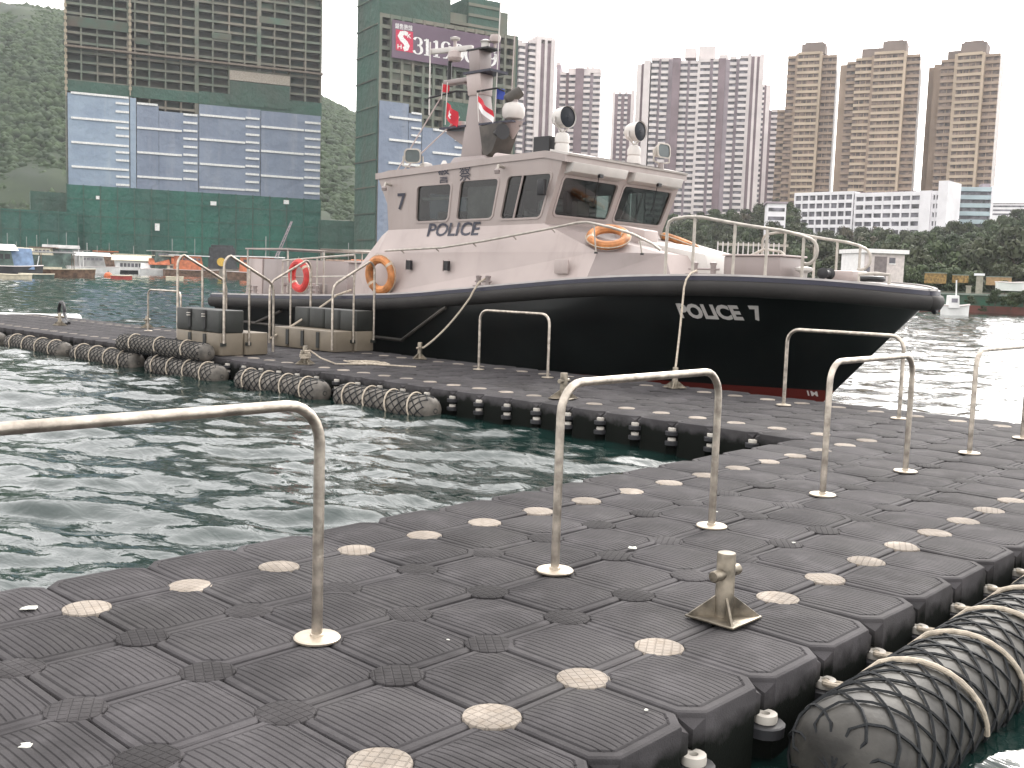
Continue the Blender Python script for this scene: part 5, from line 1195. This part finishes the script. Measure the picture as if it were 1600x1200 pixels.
# sea wall along the shore
def seawall():
    mb = MB(); pxs = np.linspace(-420, 2050, 120); prev = None
    for a, b in zip(pxs[:-1], pxs[1:]):
        q = []
        for px in (a, b):
            d = ray(px, 430); h = d[:2]/np.linalg.norm(d[:2]); D = SHORE(px); q.append((CAM[:2]+h*(D-1.2), CAM[:2]+h*(D+2)))
        mb.hexa([(*q[0][0],-2.4),(*q[1][0],-2.4),(*q[1][1],-2.4),(*q[0][1],-2.4)], [(*q[0][0],1.75),(*q[1][0],1.75),(*q[1][1],1.75),(*q[0][1],1.75)])
    tag(mb.build('sea_wall', mat('sea_wall_stone', (.20,.18,.15), .9, var=.3, scale=.4), smooth=False), 'low weathered stone sea wall along the far shore below the trees', 'wall')
seawall()
# pale fence under the trees behind the foredeck
F = Fac(1150, 222, 0); t = F.root('bank_fence', 'pale post-and-panel fence under the trees behind the foredeck rails', 'fence', z=1.5)
for i in range(14):
    a = F.x(1125+i*8); F.box('fence_post', M_TW, a, a+.25, 0, .3, 1.5, F.z(1150,378)); F.box('fence_panel', mat('fence_pale', (.42,.38,.32), .9), a+.26, F.x(1125+(i+1)*8)-.02, .08, .2, F.z(1150,384), F.z(1150,380))
# ================================================================== barge with shed, right
def quay_hull(name, label, P, rz, L, Bm, fb, top_m, bot_m, cat='barge', rake=1.2):
    t = thing(name, label, cat, (P[0], P[1], WZ), rz)
    s = lambda a, b, z0, z1, m, nm: MB().hexa([(a+rake*.5,0,z0),(b-rake*.5,0,z0),(b-rake*.5,Bm,z0),(a+rake*.5,Bm,z0)],[(a,0,z1),(b,0,z1),(b,Bm,z1),(a,Bm,z1)]).build(nm, m, t, smooth=False)
    s(-L/2, L/2, -.6, fb*.42, bot_m, 'bottom'); s(-L/2-.1, L/2+.1, fb*.422, fb, top_m, 'topsides'); MB().box(-L/2-.2,L/2+.2,-.12,.1,fb+.002,fb+.18).build('rub_rail', M_GPALE, t); return t
M_GHULL = mat('barge_green', (.030,.105,.062), .7, rgb2=(.05,.07,.05), scale=.8, detail=8); M_RHULL = mat('barge_rust', (.17,.060,.045), .8, rgb2=(.10,.05,.04), scale=.9, detail=8); M_GPALE = mat('barge_rail', (.20,.24,.20), .7); M_YEL = mat('yellow_ochre', (.30,.19,.06), .7, var=.3)
D = 113; P, yaw = site(1560, D, 488); bg_ = quay_hull('work_barge', 'green work barge with rusty red bottom moored off the launch\'s bow', P, yaw-.05, 22, 7, 1.75, M_GHULL, M_RHULL)
fz = Fac(1383, 116, 30)
sh = fz.root('site_shed', 'white cabin shed with a flat roof and open door behind the bow rails', 'shed', z=1.2)
M_SHED = mat('shed_white', (.82,.80,.78), .6, var=.04); M_SHED2 = mat('shed_front', (.62,.55,.52), .7, var=.08)
xa, xm, xb = fz.x(1352,410), fz.x(1352,410), fz.x(1413,410); zt_, zb_ = fz.z(1383,396), 1.2
fz.box('front_wall', M_SHED2, xa, xb, 0, .15, zb_, zt_); MB().box(xa-.05,xa+.1,.15,5.0,0,zt_-zb_).build('side_wall', M_SHED, sh, smooth=False); fz.box('back_wall', M_SHED, xa, xb, 5.0, 5.15, zb_, zt_); fz.box('side_wall', M_SHED, xb-.15, xb, .15, 5.0, zb_, zt_)
fz.box('roof', M_SHED, xa-.25, xb+.3, -.35, 5.3, zt_, zt_+.42)
fz.box('door', mat('door_grey', (.20,.17,.165), .7), fz.x(1374), fz.x(1393), -.06, -.01, zb_, fz.z(1383,401)); 
for a, b, c, d_ in ((1358,1367,417,429),(1397,1406,403,412)): w_ = fz.box('window', M_TWIN, fz.x(a), fz.x(b), -.07, -.01, fz.z((a+b)/2,d_), fz.z((a+b)/2,c)); fz.box('window_frame', M_SHED, fz.x(a)-.08, fz.x(b)+.08, -.10, -.072, fz.z((a+b)/2,d_)-.1, fz.z((a+b)/2,d_), w_)
p2, y2 = site(1345, 116, 430); q = quay_hull('shed_pontoon', 'dark flat pontoon carrying the white shed and black gear', fz.P[:2]-np.array([0,0]), fz.rz, 24, 9, 1.5, mat('pontoon_dark', (.030,.032,.030), .8), M_RHULL, 'pontoon'); q.location.x -= fz.n[0]*2.2; q.location.y -= fz.n[1]*2.2
def clutter(name, label, cat, px, py, D, w, h, d, m, bev=.05, rz=0.0, shape='box', zbase=None):
    P, yaw = site(px, D, py); z = hz(px, py, D) if zbase is None else zbase
    t = thing(name, label, cat, (P[0], P[1], z), yaw+rz)
    return t
def crate(label, px, pyb, D, w, h, m, name='site_container', cat='container'):
    t = clutter(name, label, cat, px, pyb, D, w, h, 2, m); MB().box(-w/2,w/2,0,2.2,0,h).build('body', m, t, smooth=False, bevel=.04)
    for k in range(5): MB().box(-w/2+w*(k+.3)/5.2,-w/2+w*(k+.3)/5.2+.12,-.05,-.005,.08,h-.08).build('rib', m, t, smooth=False)
    MB().box(-w/2-.06,w/2+.06,-.08,2.28,h,h+.12).build('lid', M_GPALE, t, smooth=False); return t
crate('yellow ochre container on the bank just right of the white shed', 1461, 443, 165, 3.0, 1.5, M_YEL); crate('smaller yellow container half hidden by bushes near the pale post', 1500, 442, 166, 2.2, 1.1, M_YEL); crate('low orange-brown container on the bank above the green barge', 1560, 446, 168, 3.4, 1.2, mat('ochre2', (.36,.24,.12), .8))
F = Fac(1541, 117, 0); t = F.root('gate_post', 'thick pale post with a cap standing on the green barge', 'post', z=hz(1541, 468, 117)); F.box('shaft', mat('post_stone', (.30,.28,.23), .9), F.x(1536), F.x(1547), 0, .8, F.zb, F.z(1541,431)); F.box('cap', M_SW, F.x(1532), F.x(1549), -.15, .95, F.z(1541,431), F.z(1541,427.5))
F = Fac(1524, 114.5, 0); t = F.root('gate_post', 'short stubby post on the barge left of the capped post', 'post', z=hz(1524, 468, 114.5)); F.box('shaft', mat('post_stone', (.30,.28,.23), .9), F.x(1521), F.x(1529), 0, .5, F.zb, F.z(1525,448)); F.box('cap', mat('post_stone', (.30,.28,.23), .9), F.x(1520), F.x(1530), -.06, .56, F.z(1525,448), F.z(1525,446.5))
# bushes over the barge rail
for i, (px, py, w, h) in enumerate(((1555,474,20,26),(1580,478,24,24),(1600,474,22,22),(1515,474,14,14),(1570,456,20,20),(1535,486,10,10))):
    D = 111 if py > 470 else 122; P, yaw = site(px, D, py); t = thing('bush', 'leafy green bush growing along the green barge\'s edge', 'bush', (P[0], P[1], hz(px, py, D)), i, 'bushes along the green barge'); s_ = w*D/FPX/1.2; t.scale = (s_, s_, h*D/FPX/1.1); link('crown', CR[i % 3], t, (0,0,-.2)); link('stem', TR[i % 4], t, (0,0,0))
# ================================================================== boats
def small_boat(label, px, pyw, L, rz, hull_m, fb, parts, cat='boat', D=None, beam=.30, group=None, bot=None):
    """hull with raked bow at +x end; parts: (name, material, x0, x1, z0, z1, halfwidth, kind) in fractions of L for x and metres for z"""
    d = ray(px, pyw)
    if D is None: p = on(px, pyw, 2, WZ); P = p[:2]; 
    else: P, _ = site(px, D, pyw)
    _, yaw = site(px, 100, pyw); t = thing('moored_boat', label, cat, (P[0], P[1], WZ), yaw+rz, group)
    mb = MB(); n = 9; sec = []
    for i in range(n):
        u = i/(n-1); x = -L/2+L*u; w = beam*L/2*(1-.25*(1-u)**3)*(1-max(0,(u-.45)/.55)**2.2*.97); sh_ = fb*(1+.45*max(0,u-.4)**1.4+.12*(1-u)**2)
        sec.append([(x-.0,-w,sh_),(x-.04*L*max(0,u-.6),-w*.72,-.3),(x-.04*L*max(0,u-.6),w*.72,-.3),(x,w,sh_)])
    mb.v = [v for s_ in sec for v in s_]
    for i in range(n-1):
        for k in range(3): mb.f.append((i*4+k,i*4+k+1,(i+1)*4+k+1,(i+1)*4+k))
        mb.f.append((i*4+3,i*4,(i+1)*4,(i+1)*4+3))
    mb.f += [(0,1,2,3),((n-1)*4,(n-1)*4+1,(n-1)*4+2,(n-1)*4+3)]
    mb.build('hull', hull_m, t, angle=30)
    rl = [(s_[0][0], s_[0][1]-.03, s_[0][2]+.03) for s_ in sec]+[(s_[3][0], s_[3][1]+.03, s_[3][2]+.03) for s_ in reversed(sec)]
    MB().tube(rl, .07, 5, closed=True).build('gunwale', M_TW if bot is None else bot, t)
    for nm, m, a, b, z0_, z1_, hw, kd in parts:
        xa, xb = a*L, b*L
        if kd == 'box': MB().hexa([(xa,-hw,z0_),(xb,-hw,z0_),(xb,hw,z0_),(xa,hw,z0_)],[(xa+.06*(xb-xa)*.5,-hw*.93,z1_),(xb-.10*(xb-xa),-hw*.93,z1_),(xb-.10*(xb-xa),hw*.93,z1_),(xa+.03*(xb-xa),hw*.93,z1_)]).build(nm, m, t, smooth=False, bevel=.04)
        elif kd == 'roof': MB().box(xa,xb,-hw,hw,z0_,z1_).build(nm, m, t, smooth=False, bevel=.03)
        elif kd == 'gable':
            MB().hexa([(xa,-hw,z0_),(xb,-hw,z0_),(xb,hw,z0_),(xa,hw,z0_)],[(xa+.1,-.05,z1_),(xb-.1,-.05,z1_),(xb-.1,.05,z1_),(xa+.1,.05,z1_)]).build(nm, m, t, smooth=False)
        elif kd == 'post': MB().tube([(xa,hw,z0_),(xb,hw,z1_)], .06, 6).build(nm, m, t)
        elif kd == 'win':
            nwin = max(1, int(abs(xb-xa)/.9))
            for k in range(nwin):
                w0 = xa+(xb-xa)*(k+.12)/nwin; w1 = xa+(xb-xa)*(k+.88)/nwin
                for s_ in (-1,1): MB().box(w0,w1,min(s_*hw,s_*hw-.03*s_),max(s_*hw,s_*hw-.03*s_)+.001,z0_,z1_).build(nm, m, t, smooth=False)
    return t
M_BW = mat('boat_paint_white', (.72,.72,.70), .5, var=.08, scale=.8); M_BD = mat('boat_dark', (.040,.042,.045), .7, var=.3, scale=.8); M_BB = mat('boat_wood', (.17,.105,.07), .8, var=.3, scale=1.5); M_BT = mat('blue_tarp', (.16,.24,.37), .7, var=.2, scale=1.2, bump=.5, bscale=4); M_BO = mat('orange_tarp', (.52,.16,.07), .7, var=.2, scale=1.0, bump=.4, bscale=3); M_BG = mat('boat_greenish', (.10,.15,.13), .7, var=.3, scale=.8); M_BY = mat('boat_cream', (.60,.55,.42), .6, var=.1); M_BGR = mat('boat_roof_grey', (.33,.33,.32), .7, var=.2, scale=.5)
small_boat('dark fishing boat under a sagging blue tarpaulin with a pale gable roof', 14, 431, 9.5, .3, M_BD, 1.3, [('cabin',M_BG,-.45,.05,.9,3.6,1.1,'box'),('roof',M_BW,-.5,.1,3.6,4.5,1.4,'gable'),('tarpaulin',M_BT,.02,.34,1.0,4.0,1.0,'gable'),('window',M_BD,-.4,0,2.4,3.1,1.08,'win'),('mast',M_BW,.40,.44,.9,3.0,0,'post')], 'fishing boat')
small_boat('long brown wooden sampan with a flat grey awning on posts', 78, 432, 13, .08, M_BB, 1.05, [('awning',M_BGR,-.52,.28,3.55,3.75,1.7,'roof'),('cabin',M_BG,-.42,.18,1.0,3.2,1.25,'box'),('locker',M_BY,-.45,-.2,.9,1.45,1.6,'roof'),('locker',M_BY,-.15,.12,.9,1.45,1.6,'roof')]+[('awning_post',M_BB,a,a,.9,3.55,s_,'post') for a in (-.48,-.1,.25) for s_ in (-1.5,1.5)]+[('bow_post',M_BW,.33,.31,.8,4.2,-.3,'post'),('bow_post',M_BW,.37,.36,.8,4.0,.3,'post')], 'sampan', bot=M_BY)
small_boat('white cabin cruiser with dark square windows and a tall white mast', 142, 424.5, 13.5, .35, M_BW, 1.7, [('cabin',M_BW,-.30,.30,1.4,3.9,1.5,'box'),('window',M_TWIN,-.22,.20,2.6,3.5,1.52,'win'),('flybridge',M_BW,-.28,.12,4.1,4.9,1.3,'box'),('cabin_roof',M_BW,-.34,.26,3.9,4.12,1.65,'roof'),('flybridge_roof',M_BGR,-.34,.14,5.6,5.8,1.5,'roof'),('mast',M_BW,-.08,-.08,4.1,8.6,0,'post'),('canopy_post',M_BW,-.28,-.28,4.1,5.6,1.2,'post'),('canopy_post',M_BW,.1,.1,4.1,5.6,1.2,'post')], 'cruiser')
small_boat('white motor boat with a long flat roof beside the cabin cruiser', 192, 424, 11.5, -.25, M_BG, 1.5, [('cabin',M_BW,-.32,.25,1.4,3.5,1.3,'box'),('roof',M_BW,-.42,.32,3.5,3.75,1.6,'roof'),('window',M_TWIN,-.26,.18,2.4,3.2,1.31,'win'),('engine_box',M_BY,.1,.3,1.4,2.3,1.0,'box')], 'motor boat')
small_boat('white-hulled boat covered by long orange tarpaulins', 270, 430, 17, .15, M_BW, 1.25, [('cabin',M_BY,-.1,.32,1.2,2.9,1.5,'box'),('window',M_TWIN,-.06,.26,1.9,2.5,1.52,'win'),('tarpaulin',M_BO,-.36,-.05,2.6,4.3,1.7,'gable'),('tarpaulin',M_BO,-.03,.30,3.0,4.9,1.8,'gable'),('ridge_roof',M_BY,-.40,.34,4.9,5.1,.9,'roof'),('foredeck_tent',M_BW,-.48,-.34,1.2,2.9,1.0,'gable')], 'boat')
small_boat('small white launch with a tall domed wheelhouse past the orange tarpaulins', 312, 429, 7.2, -.4, M_BW, 1.2, [('cabin',M_BW,-.25,.22,1.1,4.6,1.1,'box'),('window',M_TWIN,-.18,.14,3.2,4.0,1.08,'win'),('roof',M_BY,-.28,.22,4.6,4.8,1.25,'roof'),('mast',M_BW,-.02,-.02,4.8,7.0,0,'post'),('radar',M_BW,-.14,.10,6.9,7.1,.3,'roof')], 'launch')
t = small_boat('dark high-sided work boat with a big round yellow drum on its side', 349, 431, 10, .12, M_BB, 2.2, [('deckhouse',M_BD,-.44,.40,2.0,8.6,2.0,'box'),('roof',M_BD,-.36,.28,8.6,9.4,1.6,'roof')], 'work boat', bot=M_BB)
yd = MB().lathe([(.35,-.25),(.5,-.2),(.5,-.1),(1.25,-.1),(1.3,.0),(1.25,.25),(1.0,.25)], (-.9,-2.1,4.2), 22, (0,-1,0)).build('drum', mat('drum_yellow', (.62,.40,.05), .6), t)
t = small_boat('floating shed with a long cream roof behind the white cruiser', 228, 411, 17, .05, M_BD, 1.0, [('wall',M_BW,-.46,.2,.9,3.5,2.4,'box'),('window',M_TWIN,-.40,.1,1.8,2.8,2.42,'win'),('roof',M_BY,-.52,.46,3.5,5.0,3.0,'gable'),('post',M_BB,.42,.42,.5,3.6,-2.4,'post')], 'houseboat', D=300)
cols_ = [M_BW,M_BY,M_BGR,M_BG,M_BB,M_BO,M_BW,M_BGR]; desc = ['pale huddled houseboat with a rust-streaked roof','cream awning boat','grey roofed junk','greenish cargo sampan','brown wooden junk','orange-roofed ferry sampan','white tour boat','grey tarpaulined lighter']
where = ['behind the blue tarpaulin','behind the long sampan','behind the white mast','behind the wooden bow posts','left of the floating shed','between the floating shed and dark work boat','behind the launch\'s after deck','beside the scaffold crane','just astern of the after canopy','behind the red lifebuoy','under the green hoarding by the hill','behind the orange tarpaulins']
spots = [(38,404),(72,402),(120,403),(100,398),(168,402),(300,408),(430,418),(462,420),(500,416),(540,417),(8,402),(265,404),(575,417),(410,424),(55,401),(148,401),(205,402),(22,402),(88,401)]
rb = random.Random(3)
for i, (px, py) in enumerate(spots):
    m1, m2 = cols_[i % 8], cols_[(i*3+1) % 8]; D = rb.uniform(285,318) if py < 412 else rb.uniform(215,260); L = rb.uniform(9,15); hh = rb.uniform(4.2,6.2) if py < 412 else rb.uniform(3.2,4.6)
    small_boat(desc[i % 8]+' '+(where+['moored beyond the after corner of the wheelhouse','moored beyond the grey after locker','over the flat grey awning','over the white cruiser roof','over the motor boat roof','close to the pale gable roof','over the sampan bow posts'])[i], px, 425, L, rb.uniform(-.5,.5), [M_BD,M_BB,M_BG,M_BW][i % 4], 1.4, [('cabin',m1,-.32,.2,1.2,hh,1.3,'box'),('window',M_TWIN,-.26,.14,hh-1.1,hh-.5,1.31,'win'),('roof',m2,-.4,.3,hh,hh+(.9 if i % 3 == 0 else .22),1.6,'gable' if i % 3 == 0 else 'roof'),('mast',M_BGR,.05,.05,hh,hh+rb.uniform(1.5,5),0,'post')], 'boat', D=D)
# crane boom behind the after deck
P, yaw = site(432, 235, 400); t = thing('derrick_crane', 'pale slanting derrick boom rising behind the launch\'s after deck', 'crane', (P[0], P[1], WZ), yaw)
a0 = np.array([-1.2,0,2.0]); a1 = np.array([3.2,0,hz(455,346,235)-WZ])
for k in range(4):
    o_ = np.array([[.35,.35],[-.35,.35],[-.35,-.35],[.35,-.35]][k]); MB().tube([tuple(a0+np.array([o_[0],o_[1],0])), tuple(a1+np.array([o_[0]*.4,o_[1]*.4,0]))], .10, 5).build('boom_chord', M_TG, t)
for k in range(14):
    u0, u1 = k/14, (k+1)/14; p0 = a0+(a1-a0)*u0; p1 = a0+(a1-a0)*u1; s_ = 1 if k % 2 else -1; MB().tube([tuple(p0+np.array([.33*s_*(1-.6*u0),-.3,0])), tuple(p1+np.array([-.33*s_*(1-.6*u1),-.3,0]))], .06, 4).build('lacing', M_TG, t)
MB().box(-3.5,2.2,-2,2,-.4,1.7).build('float', M_BD, t, bevel=.1); MB().box(-2.6,0,-1.3,1.3,1.702,3.6).build('winch_house', M_BGR, t, bevel=.05)
# dinghies, floats and buoys
def dinghy(label, px, py, L, m, group=None): return small_boat(label, px, py, L, random.uniform(-.2,.2), m, .45, [('thwart',M_BY,-.12,-.05,.3,.42,.4,'roof'),('thwart',M_BY,.12,.19,.3,.42,.35,'roof')], 'dinghy', beam=.36, bot=M_BY)
dinghy('cream dinghy afloat in front of the blue tarpaulin boat', 24, 436, 3.6, M_BY); dinghy('dark green dinghy afloat off the long sampan', 58, 434.5, 4.2, M_BG); dinghy('red and white dinghy afloat beside the orange buoy', 190, 436, 3.0, mat('dinghy_red', (.35,.06,.05), .6)); dinghy('flat cream raft afloat off the orange tarpaulin boat', 273, 438, 2.6, M_BY)
p = on(169, 433, 2, WZ); t = thing('mooring_buoy', 'round orange mooring buoy afloat in front of the white cruiser', 'buoy', (p[0], p[1], WZ)); MB().lathe([(.3,-.4),(.62,-.1),(.70,.25),(.55,.62),(.2,.82)], n=18).build('float', mat('buoy_orange', (.55,.13,.04), .5), t); MB().torus((0,0,.92), .14, .035, (1,0,0), 14, 6).build('lifting_eye', M_BD, t)
# moored white speedboat nose beyond the finger dock, far left, and yellow workboat off the bow
p = on(38, 494, 2, WZ); t = thing('white_raft', 'flat white inflatable raft afloat beyond the far end of the finger dock', 'raft', (*on(34, 505, 2, WZ)[:2], WZ), rad(-46)); t.scale = (.62, .8, .7); MB().tube([(-2.6,-.75,.18),(1.4,-.75,.18),(2.5,-.35,.24),(2.75,0,.27),(2.5,.35,.24),(1.4,.75,.18),(-2.6,.75,.18)], .26, 12, flat=.9).build('tube', M_BW, t); MB().box(-2.5,1.6,-.55,.55,.12,.18).build('floor', M_BY, t); MB().box(-2.62,-2.5,-.6,.6,.1,.48).build('transom', M_BGR, t)
small_boat('small white and blue workboat moored between the bow and the green barge', 1494, 463, 2.3, .3, M_BW, .75, [('cabin',M_BW,-.3,.1,.6,1.7,.45,'box'),('window',M_TWIN,-.24,.04,1.1,1.45,.46,'win'),('mast',M_BW,0,-.03,1.6,3.0,0,'post')], 'workboat', D=96)
small_boat('little white skiff drawn up on the barge beside the capped post', 1580, 446, 3.0, .4, M_BW, .5, [('thwart',M_BGR,-.1,0,.3,.45,.4,'roof')], 'skiff', D=120).location.z = hz(1580, 450, 120)
# black gear heaped on the pontoon ahead of the shed
for i, (px, py, w, h) in enumerate(((1400,440,16,12),(1420,442,18,10),(1375,440,12,8),(1440,446,18,9))):
    P, yaw = site(px, 108, py); t = thing('gear_heap', 'heap of black netting and gear in front of the white shed', 'gear', (P[0], P[1], 1.15), i, 'black gear heaps by the white shed'); s_ = w*108/FPX
    mb = MB(); v = IV*np.array([s_*.55,s_*.45,h*108/FPX*.6])*(1+.18*rng.standard_normal((len(IV),1))); mb.add(v+np.array([0,0,.2]), IF); mb.build('heap', M_BLACK, t, angle=180); MB().tube([(-.3*s_,0,.2),(-.1*s_,0,h*108/FPX*.9+.3),(.2*s_,.1,h*108/FPX*.5),(.45*s_,.1,.1)], .06, 5).build('hose', M_BLACK, t)
# ================================================================== sea haze
hm = bpy.data.materials.new('haze'); hm.use_nodes = True; t = hm.node_tree; t.nodes.clear()
o_ = t.nodes.new('ShaderNodeOutputMaterial'); pv = t.nodes.new('ShaderNodeVolumePrincipled'); pv.inputs['Color'].default_value = (.93,.95,1,1); pv.inputs['Density'].default_value = .00013; pv.inputs['Anisotropy'].default_value = .2
t.links.new(pv.outputs[0], o_.inputs['Volume'])
hb_ = MB().box(-2000,2000,-2000,2000,-3.5,330).build('haze', hm, smooth=False); kind(hb_, 'stuff'); hb_.visible_shadow = True
